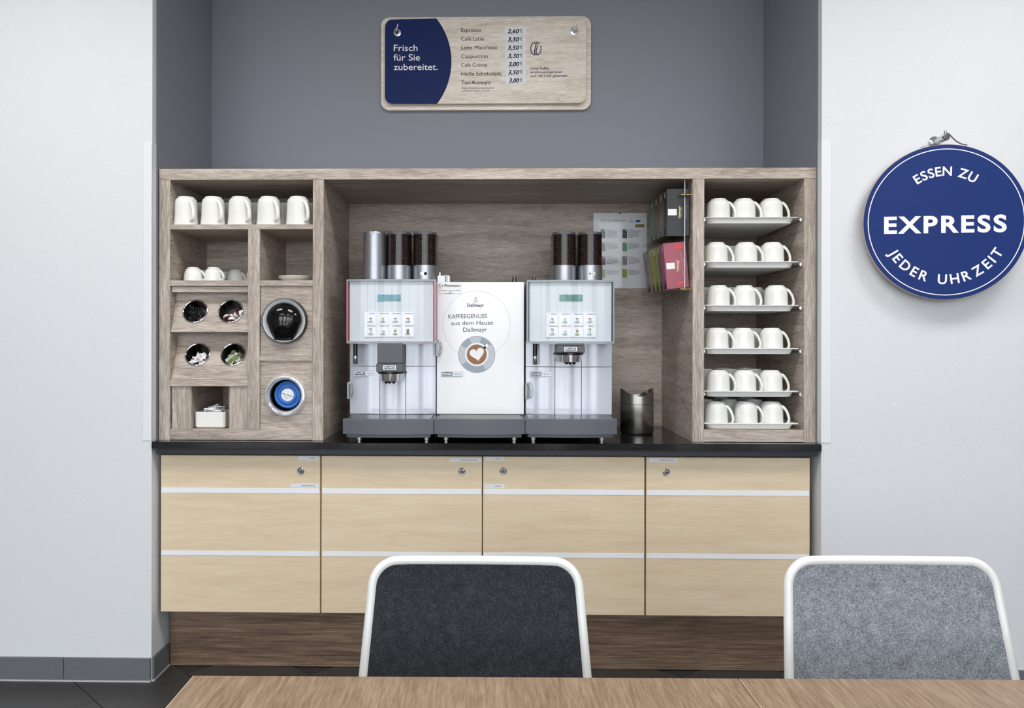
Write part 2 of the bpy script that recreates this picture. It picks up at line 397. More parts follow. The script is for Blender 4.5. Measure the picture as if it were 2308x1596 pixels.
# white corner guards
z0, z1 = PZ(993, YW, 330), PZ(322, YW, 330)
g = MB(); g.box(PX(322.5, YW), XL+.002, YW-.003, YW, z0, z1, b=.0008); g.box(XL, XL+.002, YW-.003, YW+.036, z0, z1)
solo('trim_1', g, GUARD, kind='structure')
z0, z1 = PZ(998, YW, 1860), PZ(316, YW, 1860)
g = MB(); w = .034
g.box(0, w, -.003, 0, z0, z1, b=.0008, xf=T(XR, YW, 0) @ RZ(-RIGHT_YAW)); g.box(XR-.002, XR, YW-.003, YW+.036, z0, z1)
solo('trim_2', g, GUARD, kind='structure')

# ================================================================== BASE CABINETS, PLINTH, WORKTOP
DT, DB = PZ(1023.5, 0, 363), PZ(1379, 0, 363)
doors = [(363, 722), (725, 1087), (1089, 1453.5), (1457, 1826)]
cab_lab = ['maple base cabinet against the left wall, stickers reading TASSEN and REINIGUNGSMITTEL',
           'maple base cabinet, second from left, sticker reading REINIGUNGSUTENSILIEN',
           'maple base cabinet, third from left, stickers reading KAKAO and KAFFEE',
           'maple base cabinet at the right end, sticker reading ESPRESSOTASSEN']
lockpx = [(678, 1062), (1041, 1063), (1134.5, 1062), (1502, 1065)]
stick = [[(671.5, 717, 1028.5, 1037.5, 'TASSEN', 696, 709), (655, 718.5, 1090.5, 1099, 'REINIGUNGSMITTEL', 680, 710)],
         [(1013, 1084.5, 1033.5, 1041, 'REINIGUNGSUTENSILIEN', 1037.5, 1077)],
         [(1093, 1137, 1030, 1038, 'KAKAO', 1117, 1128.5), (1092, 1137, 1091.5, 1100.5, 'KAFFEE', 1116, 1128)],
         [(1463, 1526.5, 1033.5, 1042, 'ESPRESSOTASSEN', 1487, 1518.5)]]
for i, (a, b) in enumerate(doors):
    xa, xb = PX(a, 0), PX(b, 0); dz = .008 if i == 0 else 0
    r = thing('base_cabinet', cab_lab[i], 'cabinet', ((xa+xb)/2, .28, .12), group='maple base cabinets')
    cmb = MB().box(xa, xb, .024, .56, DB+.002, .826); put('carcass', cmb, mat('carcass_beech', (150, 128, 98), .6) if i == 0 else bpy.data.materials['carcass_beech'], r)
    d = put('door', MB().box(xa, xb, 0, .02, DB, DT-.004, b=.0015), MAPLE, r)
    for (p0, p1) in ((1099, 1110.5), (1240.5, 1251)):
        za, zb = PZ(p0, 0, 366), PZ(p1, 0, 366)
        put('metal_strip', MB().box(xa+.003, xb-.003, -.0012, .004, zb, za), STRIPM, d)
    lp = at(*lockpx[i], 0); lk = MB(); X = T(lp.x, 0, lp.z) @ RX(PI/2)
    lk.lathe([(.0135, 0), (.0135, .002), (.0115, .0035), (.0105, .002), (.0092, .002), (.0088, .004), (.0001, .0042)], 32, 0, X)
    lk.box(-.003, .003, -.0048, -.0043, -.0012, .0012, 1, xf=T(lp.x, 0, lp.z)); lk.lathe([(.0022, .0043), (.0001, .0047)], 12, 1, X)
    put('lock', lk, [CHROME, BLACK], d)
    for (sl, sr, st, sb_, tx, tl, tr) in stick[i]:
        p0, p1 = at(sl, sb_, 0), at(sr, st, 0)
        put('sticker', MB().box(p0.x, p1.x, -.0004, .002, p0.z, p1.z), STICKER, d)
        letters(d, INK, tx, tl, tr, (st+sb_)/2+1.3, 2.6, -.0008)
r = solo('plinth', MB().box(XL+.012, XR-.012, .1, .13, 0.001, DB+.001, b=.0005), PLINTHW, 'dark walnut plinth board running under the base cabinets', 'plinth')
wt = thing('worktop', 'black speckled granite worktop carrying the coffee machines', 'worktop', (0, .25, ZC-.026))
put('slab', MB().box(XL+.001, XR-.001, -.052, YB-.002, ZC-.026, ZC, b=.002), GRANITE, wt)
put('apron', MB().box(PX(354, -.03), PX(1842, -.03), -.032, .02, ZC-.047, ZC-.027), APRON, wt, label='dark navy strip below the slab')

# ================================================================== SHELF UNIT
XO0, XO1 = PX(358, 0), PX(1839, 0)
ZT, ZTB = PZ(381, 0, 400), PZ(405.5, 0, 400)
BACK = .55
su = thing('shelf_unit', 'grey oak built-in shelf unit with open middle bay on granite worktop', 'shelf unit', (0, .27, ZC))
def board(name, x0, x1, y0, y1, z0, z1, m=OAKX, b=.0008, label=None): return put(name, MB().box(x0, x1, y0, y1, z0, z1, b=b), m, su, label=label)
def upright(name, a, b, z0, z1, y0=0, y1=BACK):
    return put(name, MB().box(PX(a, 0), PX(b, 0), y0, y1, z0, z1, b=.0008, mi=1, front=0), [OAKZ, OAKY], su)
board('top_board', XO0, XO1, -.001, BACK, ZTB, ZT)
upright('side_panel', 358, 383, ZC, ZTB); upright('side_panel', 704.5, 729, ZC, ZTB)
upright('side_panel', 1561, 1587, ZC, ZTB); upright('side_panel', 1812, 1838.5, ZC, ZTB)
x383, x558, x585, x704 = PX(383, 0), PX(558.5, 0), PX(585, 0), PX(704.5, 0)
board('back_panel', PX(729, 0), PX(1561, 0), BACK-.012, BACK, ZC, ZTB)
board('back_panel', PX(1587, 0), PX(1812, 0), BACK-.012, BACK, ZC, ZTB)
board('back_panel', x383, x704, .39, .402, ZC, ZTB)
def zl(py): return PZ(py, 0, 540)
ZS1 = zl(505.5); ZS1b = zl(517)
board('shelf', x383, x704, .002, .39, ZS1b, ZS1)
ZD = zl(968)
upright('divider', 558.5, 585, ZD, ZS1b, .001, .39)
ZS2 = zl(632); ZS2b = zl(644.5)
board('shelf', x383, x558, .002, .39, ZS2b, ZS2); board('shelf', x585, x704, .002, .39, ZS2b, ZS2)
board('rail', x383+.002, x558, .012, .03, zl(658.5), ZS2b-.001)
board('bottom_rail', x383, x704, .002, .39, ZC+.001, ZD)
board('bottom_rail', PX(1587, 0), PX(1812, 0), .002, BACK-.012, ZC+.001, PZ(970, 0, 1700))
# sloped boards holding the steel tubes
tubes = []
for (pt_, pb_, yb, ups, cxs, cyp) in ((671.5, 748, .058, 658.5, (439.5, 519.5), 702), (769.5, 856, .078, 748.5, (443.5, 524), 799.5)):
    zb_ = zl(pb_); zt_ = at(470, pt_, yb).z; y0 = .006
    sl = math.hypot(yb-y0, zt_-zb_); th = math.atan2(yb-y0, zt_-zb_)
    M = T(0, y0, zb_) @ RX(-th)        # local x along X, z up the slope, y into the board
    mid = (PX(cxs[0], .03)+PX(cxs[1], .03))/2
    hb = MB(); xa, xb = x383+.001, x558-.001
    for q, (a, b) in enumerate(((xa, mid), (mid, xb))):
        cxw = at(cxs[q], cyp, (y0+yb)/2).x; cz = (at(cxs[q], cyp, (y0+yb)/2).z-zb_)/math.cos(th)
        hb.holeplate(a, b, 0, sl, cxw, cz, .0445, 0, .012, xf=M)
        tubes.append((M @ T(cxw, 0, cz), th))
    put('sloped_board', hb, OAKX, su)
    put('recess_top', MB().box(xa, xb, .019, yb, zl(ups)+.0005, zl(ups)+.006), OAKX, su)  # hidden board added to shade the strip above the slope
    put('recess_back', MB().box(xa, xb, yb, yb+.010, zt_, zl(ups)-.0), OAKX, su)
board('rail', x383, x558, .002, .02, zl(871), zl(857))
z871 = zl(871)
put('front_panel', MB().box(x383+.004, PX(429.5, 0), .01, .026, ZD, z871, b=.0006), OAKZ, su)
put('front_panel', MB().box(PX(516, 0), x558, .01, .026, ZD, z871, b=.0006), OAKZ, su)
put('recess_side', MB().box(PX(429.5, .02)-.001, PX(429.5, .02)+.004, .026, .375, ZD, z871), OAKY, su)
put('recess_side', MB().box(PX(516, .02)-.002, PX(516, .02)+.004, .026, .375, ZD, z871), OAKY, su)
board('recess_back', PX(425, 0), PX(520, 0), .375, .385, ZD, z871)
board('recess_top', x383, x558, .02, .39, z871-.0, z871+.012)
# panels of the two dispensers
zr1, zr2 = zl(801), zl(813.5)
board('rail', x585, x704, .002, .02, zr2, zr1)
YP = .010
board('front_panel', x585+.001, x704-.001, YP, YP+.016, zr1, ZS2b)
cB = at(644, 891.5, YP); RB = .062
put('front_panel', MB().holeplate(x585+.001, x704-.001, ZD, zr2, cB.x, cB.z, RB, YP, YP+.016), OAKX, su)
# tray rails
TRAY_PY = [494, 594, 692, 789, 885.5, 964]
xtl, xtr = PX(1587, 0), PX(1812, 0)
rail_z = []
for k, py in enumerate(TRAY_PY[:5]):
    zt_ = PZ(py, .03, 1700); rail_z.append(zt_)
    for sx, xw in ((1, xtl), (-1, xtr)):
        xr_ = PX(1801.5, .03) if sx == -1 else xtl+.001
        rm = MB(); rm.tube([(xr_, .014, zt_-.0045), (xr_, BACK-.02, zt_-.0045)], .0064, 14)
        if sx == -1: rm.tube([(xr_+.004, .06, zt_-.0045), (xw, .06, zt_-.0045)], .0045, 10, up=Vector((0, 1, 0)))
        put('tray_rail', rm, STEEL, su)

# ================================================================== CROCKERY
def crock(prof_out, inner, n=44):
    mb = MB(); mb.lathe(prof_out + inner, n, cap0=False, cap1=False); return mb
def handle_path(r0, z0, r1, z1, out, n=16):
    pts = []
    P0, P3 = Vector((r0, 0, z0)), Vector((r1, 0, z1)); P1 = Vector((r0+out*.75, 0, z0-.004)); P2 = Vector((r1+out*1.75, 0, z1-.002))
    for k in range(n+1):
        t = k/n; pts.append(P0*(1-t)**3 + P1*3*t*(1-t)**2 + P2*3*t*t*(1-t) + P3*t**3)
    return pts
# tall mug, upside down, origin at its mouth on the shelf
mug_o = [(.0265, .1085), (.0295, .1095), (.031, .108), (.0315, .1055), (.036, .102), (.0398, .096), (.0415, .087), (.042, .07), (.0425, .045), (.0435, .025), (.0455, .01), (.0475, .001), (.0468, 0), (.0448, .001)]
mug_i = [(.041, .02), (.039, .08), (.03, .098), (.0001, .1)]
MUG = crock(mug_o, mug_i).mesh('body'); MUG.materials.append(CERAMIC)
for_top = MB().lathe([(.0001, .1055), (.0265, .1055), (.0265, .1085)], 30, cap0=False, cap1=False)
hm = MB().tube(handle_path(.0395, .090, .0435, .016, .021), [.0062-.0014*math.sin(PI*k/16) for k in range(17)], 12, flat=1.55, up=Vector((0, 1, 0)))
MUGH = hm.mesh('handle'); MUGH.materials.append(CERAMIC)
cup_o = [(.024, .0925), (.0275, .0935), (.029, .092), (.0293, .0895), (.034, .087), (.0388, .081), (.0412, .072), (.0422, .058), (.0427, .035), (.0437, .012), (.0448, .001), (.044, 0), (.0425, .001)]
cup_i = [(.041, .02), (.039, .065), (.03, .083), (.0001, .085)]
CUP = crock(cup_o, cup_i).mesh('body'); CUP.materials.append(CERAMIC)
hm = MB().tube(handle_path(.0385, .077, .0425, .010, .0235), [.0060-.0013*math.sin(PI*k/16) for k in range(17)], 12, flat=1.55, up=Vector((0, 1, 0)))
CUPH = hm.mesh('handle'); CUPH.materials.append(CERAMIC)
esp_o = [(.018, .0555), (.0205, .0565), (.0215, .055), (.0218, .0535), (.0275, .049), (.032, .04), (.0345, .028), (.036, .014), (.0365, .001), (.0357, 0), (.0345, .001)]
ESP = crock(esp_o, [(.033, .02), (.026, .045), (.0001, .048)]).mesh('body'); ESP.materials.append(CERAMIC)
hm = MB().tube(handle_path(.030, .043, .0345, .008, .016), .0042, 10, flat=1.5, up=Vector((0, 1, 0)))
ESPH = hm.mesh('handle'); ESPH.materials.append(CERAMIC)
def cup_thing(name, body, hand, label, cat, loc, az, group):
    t = thing(name, label, cat, loc, (0, 0, az), group)
    put('body', body, CERAMIC, t, False); put('handle', hand, CERAMIC, t, False); return t
ordn = ['first', 'second', 'third', 'fourth', 'fifth']
for k, px in enumerate((419.5, 480.5, 541, 606, 672)):
    p0 = at(px, 500, .052)
    cup_thing('coffee_mug', MUG, MUGH, f'tall white mug upside down on the top left shelf, {ordn[k]} from left in front row', 'mug', (p0.x, .052, ZS1), math.radians(-44 + (k*7) % 5), 'tall mugs on the top left shelf')
for k, px in enumerate((452, 515, 573, 637, 697)):
    p0 = at(px, 500, .20)
    cup_thing('coffee_mug', MUG, MUGH, f'tall white mug hidden in back row of top left shelf, {ordn[k]} from left', 'mug', (p0.x, .20, ZS1), math.radians(-25), 'tall mugs on the top left shelf')
for (px, Y, az, lab) in ((436, .10, -8, 'small white espresso cup at the left of its compartment, front row'), (482, .10, -22, 'small white espresso cup beside the leftmost one, front row of its compartment'),
                         (531, .21, -20, 'small white espresso cup set further back, right of the two front ones'), (459, .23, -20, 'small white espresso cup hidden behind the leftmost pair'),
                         (506, .30, -25, 'small white espresso cup behind the second front one'), (572, .23, -15, 'small white espresso cup mostly hidden by the wooden divider')):
    p0 = at(px, 620, Y); cup_thing('espresso_cup', ESP, ESPH, lab, 'cup', (p0.x, Y, ZS2), math.radians(az), 'espresso cups in the left shelf')
sau = MB().lathe([(.0001, .0), (.036, .0), (.038, .003), (.056, .0105), (.0625, .0135), (.0632, .0148), (.0615, .015), (.04, .0065), (.025, .0055), (.0001, .0055)], 48).mesh('saucer'); sau.materials.append(CERAMIC)
for k, lab in enumerate(('lower white saucer of the stack of two in the shelf', 'upper white saucer of the stack of two in the shelf')):
    p0 = at(664.5, 625, .09); o = put('saucer', sau, CERAMIC); o.location = (p0.x+.0015*k, .09, ZS2+.0072*k); tag(o, lab, 'saucer', 'saucers stacked in the left shelf')
# trays and the cups on them
tray = MB(); TW = (PX(1803.5, .02)-xtl-.003)/2; TD = .24
def tray_ring(hw, hd, r, z, notch=0):
    pts = []
    for a, b in rrect(-hw, hw, -hd, hd, r, 6): pts.append((a, b, z))
    return pts
rings = [tray_ring(TW-.026, TD-.016, .026, -.0215), tray_ring(TW-.023, TD-.013, .026, -.0205), tray_ring(TW-.017, TD-.009, .026, -.006), tray_ring(TW-.0165, TD-.008, .026, -.0025), tray_ring(TW-.003, TD-.003, .012, -.003), tray_ring(TW, TD, .012, -.001), tray_ring(TW-.002, TD-.002, .012, .0012), tray_ring(TW-.018, TD-.012, .026, .0012), tray_ring(TW-.021, TD-.016, .026, -.004), tray_ring(TW-.028, TD-.02, .026, -.0175)]
nr = len(rings[0]); vs = [v for r_ in rings for v in r_]
fs = [(i*nr+k, i*nr+(k+1) % nr, (i+1)*nr+(k+1) % nr, (i+1)*nr+k) for i in range(len(rings)-1) for k in range(nr)]
fs += [tuple(range(nr))[::-1], tuple(range((len(rings)-1)*nr, len(rings)*nr))]
tray.add(vs, fs, 0, False)
TRAY = tray.mesh('serving_tray'); TRAY.materials.append(TRAYM)
tname = ['topmost', 'second', 'third', 'fourth', 'fifth', 'bottom']
front_px = [(1622, 1679, 1740), (1617, 1683, 1743), (1622, 1680, 1752), (1619, 1677, 1741), (1622, 1681, 1740), (1618, 1684, 1742)]
xc_tray = xtl+.002+TW
for k in range(6):
    zt_ = rail_z[k] if k < 5 else PZ(TRAY_PY[5], .03, 1700)
    if k == 5: zt_ = PZ(970, 0, 1700)+.0225
    o = put('serving_tray', TRAY, TRAYM); o.location = (xc_tray, .02+TD, zt_+.006 if k < 5 else zt_); zt_ = o.location.z
    tag(o, f'off-white serving tray on the right shelf tower, {tname[k]} of six', 'tray', 'serving trays in the right shelf tower')
    for row in range(3):
        Y = .082 + row*.128
        for c in range(3):
            if k == 0 and row == 1 and c == 0: continue
            if k == 0 and row == 2: continue
            px = front_px[k][c]
            X = PX(px, .085) - .006 if row == 0 else xtl+.052+c*.0965+row*.006+random.uniform(-.002, .002)
            X = max(X, xtl+.047)
            cup_thing('coffee_cup', CUP, CUPH, f"white coffee cup upside down on {tname[k]} tray, {('left', 'middle', 'right')[c]} one of its {('front', 'middle', 'back')[row]} row", 'cup',
                      (X, Y, zt_-.0165), math.radians(-30+random.uniform(-6, 6)), 'coffee cups on the serving trays')
# ================================================================== LEFT TOWER: TUBES, DISPENSERS, CADDY
tube_lab = ['steel condiment tube holding dark stirrers, upper left of four', 'steel condiment tube holding white creamer capsules, upper right of four',
            'steel condiment tube holding white and red sachets, lower left of four', 'steel condiment tube holding green sachets, lower right of four']
tb = MB().lathe([(.0435, .07), (.0445, .0), (.0445, -.002), (.047, -.003), (.0475, -.0045), (.0455, -.0055), (.0432, -.004), (.0428, .0)], 48, cap0=False, cap1=False, xf=RX(-PI/2)); tb.lathe([(.0428, .0), (.042, .066), (.0001, .068)], 48, 1, cap0=False, cap1=False, xf=RX(-PI/2))
TUBE = tb.mesh('condiment_tube'); TUBE.materials.append(CHROME); TUBE.materials.append(mat('tube_inside', (92, 90, 88), .22, 1))  # inner steel coloured darker to stand for shade in the tube
frames = []
for q, (M, th) in enumerate(tubes):
    o = put('condiment_tube', TUBE, CHROME); o.matrix_world = M; tag(o, tube_lab[q], 'container', 'condiment tubes'); frames.append(M)
STIR = mat('dark_stirrer', (58, 58, 60), .35); CREAM = mat('creamer_white', (236, 234, 232), .35); SREDM = mat('sachet_red', (170, 60, 66), .5); SGREEN = mat('sachet_green', (126, 132, 66), .5); SPALE = mat('sachet_pale', (196, 206, 202), .5); CREAML = mat('creamer_lid', (105, 62, 66), .3, .4)
st = MB().box(-.0025, .0025, -.0012, .0012, 0, .082, b=.0004).mesh('stirrer'); st.materials.append(STIR)
for k in range(14):
    o = put('stirrer', st, STIR); a = random.uniform(-.024, .022); b = -.026+random.uniform(0, .03)
    o.matrix_world = frames[0] @ T(a, .062-abs(a)*.3, b-.004) @ RX(math.radians(74+random.uniform(-5, 4))) @ RY(math.radians(random.uniform(-14, 14)))
    o.matrix_world = frames[0] @ T(a, .060-abs(a)*.4, b) @ RX(math.radians(random.uniform(68, 80))) @ RZ(random.uniform(0, 1.5)) @ S(1, 1, .72)
    tag(o, 'thin dark stirrer lying in the upper left steel tube', 'stirrer', 'stirrers in the steel tube')
cr = MB(); cr.lathe([(.0001, 0), (.0095, 0), (.0115, .013), (.0001, .013)], 20, 0); cr.lathe([(.0001, .0131), (.0145, .0131), (.0145, .0142), (.0001, .0142)], 20, 1)
CRM = cr.mesh('creamer_capsule'); CRM.materials.append(CREAM); CRM.materials.append(CREAML)
for (a, d, b, ry, rx, lab) in ((-.019, .020, -.020, 150, 20, 'white creamer capsule at the left in the upper right tube'), (.004, .012, -.030, 170, 12, 'white creamer capsule lowest in the upper right tube'),
                       (.014, .03, -.012, 60, 30, 'white creamer capsule tilted in the middle of the upper right tube'), (.03, .02, -.008, 80, 0, 'white creamer capsule at the right wall of the upper right tube'), (-.004, .045, -.012, 200, 30, 'white creamer capsule deep behind the others in its tube')):
    o = put('creamer_capsule', CRM, CREAM); o.matrix_world = frames[1] @ T(a, d*.7, b+.004) @ S(1.3, 1.3, 1.3) @ RY(math.radians(ry)) @ RX(math.radians(rx)); tag(o, lab, 'creamer', 'creamer capsules in the steel tube')
def sachet(w, l, mats, name):
    mb = MB(); n = 6; vs = []
    for i in range(n+1):
        for j in (0, 1, 2):
            t = i/n; vs.append(((j-1)*w/2, .0024*(1 if j == 1 else 0)*math.sin(PI*t), (t-.5)*l))
    for i in range(n+1):
        for j in (0, 1, 2):
            t = i/n; vs.append(((j-1)*w/2, -.0024*(1 if j == 1 else 0)*math.sin(PI*t)-.0003, (t-.5)*l))
    k = 3*(n+1)
    for i in range(n):
        for j in (0, 1):
            f = (i*3+j, i*3+j+1, i*3+j+4, i*3+j+3); mi = 1 if i in (2, 3) else 0
            mb.add(vs, [f, tuple(k+q for q in f)[::-1]], mi)
    me = mb.mesh(name); [me.materials.append(m) for m in mats]; return me
S1 = sachet(.014, .04, (PAPER, SREDM), 'sugar_sachet'); S1b = sachet(.014, .04, (PAPER, PAPER), 'sugar_sachet'); S2 = sachet(.012, .05, (SGREEN, SPALE), 'green_sachet'); S2b = sachet(.012, .05, (SPALE, SGREEN), 'green_sachet')
for k in range(16):
    for F_, me, nm, lab, grp in ((2, (S1, S1b, S1b)[k % 3], 'sugar_sachet', 'white sugar sachet with red print in the lower left tube', 'sugar sachets in the tube'), (3, (S2, S2b)[k % 2], 'green_sachet', 'green and silver sachet in the lower right tube', 'green sachets in the tube')):
        o = put(nm, me, PAPER); a = random.uniform(-.024, .024); b = random.uniform(-.028, -.002 if F_ == 2 else .012); b = max(b, -math.sqrt(.0315**2-a*a)) if abs(a) < .031 else b
        o.matrix_world = frames[F_] @ T(a*.82, random.uniform(.010, .024)+max(0, b)*.5, b*.8+.001) @ S(1.15, 1, 1.1) @ RZ(random.uniform(-.9, .9)) @ RY(random.uniform(-1.5, 1.5)) @ RX(random.uniform(-.7, .9))
        tag(o, lab, 'sachet', grp)
# black dome dispenser
cA = at(643, 723.5, YP); bd = thing('lid_dispenser', 'round black dome dispenser with silver rim above the blue one', 'dispenser', (cA.x, YP, cA.z))
X = RX(PI/2)
put('outer_ring', MB().lathe([(.085, -.0), (.085, .022), (.083, .026), (.0795, .026), (.0785, .02)], 64, xf=X, cap0=False, cap1=False), GLOSSBLACK, bd, False)
put('silver_ring', MB().lathe([(.0785, .022), (.0775, .022), (.058, .006), (.0001, .006)], 64, xf=X, cap0=False, cap1=False), mat('bright_rim', (232, 235, 240), .25, .15), bd, False)
dm = MB(); out = [(.066*math.cos(a), .004+.064*math.sin(a)) for a in [math.radians(-8+196*k/40) for k in range(41)]] + [(-.050, -.045), (-.034, -.0715), (.0, -.0735), (.034, -.0715), (.050, -.045)]
n = len(out); vs = []; lev = [(1, 0), (1, .012), (.97, .019), (.9, .026), (.75, .036), (.55, .043), (.3, .047), (.02, .048)]
for s_, y in lev: vs += [(a*s_, -.008-y, b*s_ + (1-s_)*.0) for a, b in out]
dm.add(vs, [(i*n+k, i*n+(k+1) % n, (i+1)*n+(k+1) % n, (i+1)*n+k) for i in range(len(lev)-1) for k in range(n)], 0, True); dm.add(vs[-n:], [tuple(range(n))], 0, True)
put('dome', dm, GLOSSBLACK, bd, False)
# blue lid dispenser
bl = thing('cup_dispenser', 'round chrome dispenser with blue lids inside, below the black one', 'dispenser', (cB.x, YP, cB.z))
put('chrome_ring', MB().lathe([(.0795, 0), (.0795, .004), (.0775, .010), (.0735, .0145), (.068, .0155), (.062, .0115), (.0585, .004), (.0575, -.004)], 72, xf=X, cap0=False, cap1=False), mat('ring_chrome', (236, 237, 240), .12, .6), bl, False)
put('barrel', MB().lathe([(.0578, .004), (.0578, -.09), (.0001, -.09)], 56, xf=X, cap0=False, cap1=False), mat('barrel_black', (16, 17, 22), .4), bl, False)
XO = T(.0045, .006, .002) @ X
lidp = [(.0001, -.004), (.026, -.004), (.0275, -.002), (.029, .001), (.031, .002), (.0335, .001), (.0345, -.008), (.0385, -.009), (.043, -.004), (.047, -.003), (.05, -.005), (.0515, -.012), (.0505, -.03)]
put('blue_lid', MB().lathe(lidp, 56, xf=XO, cap0=False, cap1=False), BLUEL, bl, False)
lm = MB().lathe([(.0001, -.0034), (.0165, -.0034)], 40, 0, xf=XO @ S(1.45, 1.45, 1), cap0=False, cap1=False)
put('round_label', lm, PAPER, bl, False)
prn = MB()
for k in range(9): prn.box(-.0215+.0048*k, -.0215+.0048*k+(.0042 if k % 3 else .0030), .0028, .0029, -.0012, .0012, 0, xf=T(.0045, 0, .002) @ RY(.29))
for k in range(4): prn.box(-.014+.003*k, .012-.002*k, .0028, .0029, -.007-.003*k, -.0065-.003*k, 1, xf=T(.0045, 0, .002) @ RY(.29))
put('label_print', prn, [INK, INKL], bl, False)
# caddy with sugar sticks
pc = at(479.5, 966, .07); cz = ZD
ca = thing('sugar_caddy', 'white ceramic box full of paper sugar sticks, bottom left niche', 'container', (pc.x, .085, cz))
hw = (PX(514, .03)-PX(445, .03))/2; hd = .05; ch = PZ(929, .03, 480)-cz
def oct_(w, d, c): return [(-w+c, -d), (w-c, -d), (w, -d+c), (w, d-c), (w-c, d), (-w+c, d), (-w, d-c), (-w, -d+c)]
rg = [[(a, b, .002) for a, b in oct_(hw-.004, hd-.004, .006)], [(a, b, .006) for a, b in oct_(hw-.001, hd-.001, .007)], [(a, b, ch) for a, b in oct_(hw, hd, .007)], [(a, b, ch) for a, b in oct_(hw-.005, hd-.005, .005)], [(a, b, .008) for a, b in oct_(hw-.007, hd-.007, .005)]]
vs = [v for r_ in rg for v in r_]; cm = MB().add(vs, [(i*8+k, i*8+(k+1) % 8, (i+1)*8+(k+1) % 8, (i+1)*8+k) for i in range(4) for k in range(8)] + [tuple(range(8)), tuple(range(32, 40))])
put('box', cm, CERAMIC, ca, False)
sg = MB().box(-.032, .032, -.0045, .0045, -.0022, .0022, b=.001).mesh('sugar_stick'); sg.materials.append(PAPER)
for k in range(20):
    o = put('sugar_stick', sg, PAPER); lay = k//4; q = k % 4
    o.location = (pc.x+random.uniform(-.012, .016)-.002, .055+q*.02+random.uniform(-.004, .004), cz+ch-.012+lay*.0075*(1-.15*abs(q-1.5))); o.rotation_euler = (random.uniform(-.3, .3), random.uniform(-.32, .28), random.uniform(-.9, .9)*(lay > 1) + random.uniform(-.2, .2))
    o.scale = (1 if lay < 3 else .75, 1, 1)
    tag(o, 'white paper sugar stick lying in the ceramic box', 'sugar stick', 'sugar sticks in the ceramic box')

# ================================================================== COFFEE MACHINES
YM = .12; BOW = .020
def bow(x, xc, hw, y): return y + BOW*((x-xc)/hw)**2
def bowed(mb, xa, xb, z0, z1, xc, hw, y, t, mi=0, n=8, smooth=True):
    """panel with a convex front"""
    vs = []
    for i in range(n+1):
        x = xa+(xb-xa)*i/n; yy = bow(x, xc, hw, y); vs += [(x, yy, z0), (x, yy, z1), (x, yy+t, z1), (x, yy+t, z0)]
    for i in range(n):
        a, b = i*4, i*4+4
        mb.add(vs, [(a, b, b+1, a+1)], mi, smooth)
        mb.add(vs, [(a+1, b+1, b+2, a+2), (a+2, b+2, b+3, a+3), (a+3, b+3, b, a)], mi)
    mb.add(vs, [(0, 1, 2, 3), (4*n+3, 4*n+2, 4*n+1, 4*n)], mi); return mb
ZBASE = PZ(934, YM, 1108)
def drip_tray(r, pxa, pxb, feet, grille=True):
    Yt = -.075; xa, xb = PX(pxa, Yt)+.001, PX(pxb, Yt)-.001; xc, hw = (xa+xb)/2, (xb-xa)/2
    zt, zb = PZ(944.5, -.085, (pxa+pxb)/2), PZ(979, -.085, (pxa+pxb)/2)
    mb = MB(); n = 14; vs = []
    for i in range(n+1):
        x = xa+(xb-xa)*i/n; y = -.092+.020*((x-xc)/hw)**2
        vs += [(x, y, zt), (x, y-.004, zt-.004), (x, y-.004, zb), (x, .48, zb), (x, .48, zt-.006), (x, y+.012, zt-.006), (x, y+.010, zt)]
    m = 7
    for i in range(n):
        for k in range(m): mb.add(vs, [(i*m+k, (i+1)*m+k, (i+1)*m+(k+1) % m, i*m+(k+1) % m)], 0, k in (1,))
    mb.add(vs, [tuple(range(m)), tuple(range(n*m, n*m+m))[::-1]]); put('drip_tray', mb, DGREY, r)
    lp = MB(); vs = []; zb2 = zb-.013; xa2, xb2 = xa+.012, xb-.012
    for i in range(n+1):
        x = xa2+(xb2-xa2)*i/n; y = -.083+.020*((x-xc)/hw)**2; vs += [(x, y, zb), (x, y, zb2), (x, .48, zb2), (x, .48, zb)]
    for i in range(n):
        for k in range(4): lp.add(vs, [(i*4+k, (i+1)*4+k, (i+1)*4+(k+1) % 4, i*4+(k+1) % 4)])
    lp.add(vs, [(0, 1, 2, 3), (n*4+3, n*4+2, n*4+1, n*4)]); put('base', lp, DGREY, r)
    gm = MB()
    for k in range(11):
        y = -.065+k*.016; gm.box(xa+.012, xb-.012, y, y+.009, zt-.006, zt-.002)
    put('grille', gm, DARKSTEEL, r)
    for fx in feet:
        for fy in (-.045, .42):
            x = PX(fx, -.04)
            put('foot', MB().lathe([(.0085, ZC), (.0085, ZC+.006), (.0062, ZC+.0065), (.0062, ZC+.010), (.0105, ZC+.0105), (.0105, zb2)], 20, xf=T(x, fy, 0)), STEEL, r)
    return xa, xb, xc, hw, zt
def badge(r, a, b, t, bt, Y, sub):
    p0, p1 = at(a, bt, Y), at(b, t, Y); mb = MB().box(p0.x, p1.x, Y-.003, Y+.012, p0.z, p1.z, 0, b=.0008)
    w = p1.x-p0.x; h = p1.z-p0.z
    mb.box(p0.x+w*.05, p0.x+w*.53, Y-.0034, Y-.002, p0.z+h*.17, p0.z+h*.83, 1)
    g = glyphs('FRANKE', .03)[2]
    mb.text('FRANKE', T(p0.x+w*.075, Y-.0038, p0.z+h*.3) @ S(w*.43/g, 1, h*.42), 2, bold=.03)
    g = glyphs('Spectra')[2]
    mb.text('Spectra', T(p0.x+w*.62, Y-.0034, p0.z+h*.36) @ S(w*.3/g, 1, h*.32), 3)
    put('badge', mb, [SATIN, NAVY, WHITEP, INKG], r, label='silver FRANKE name badge')
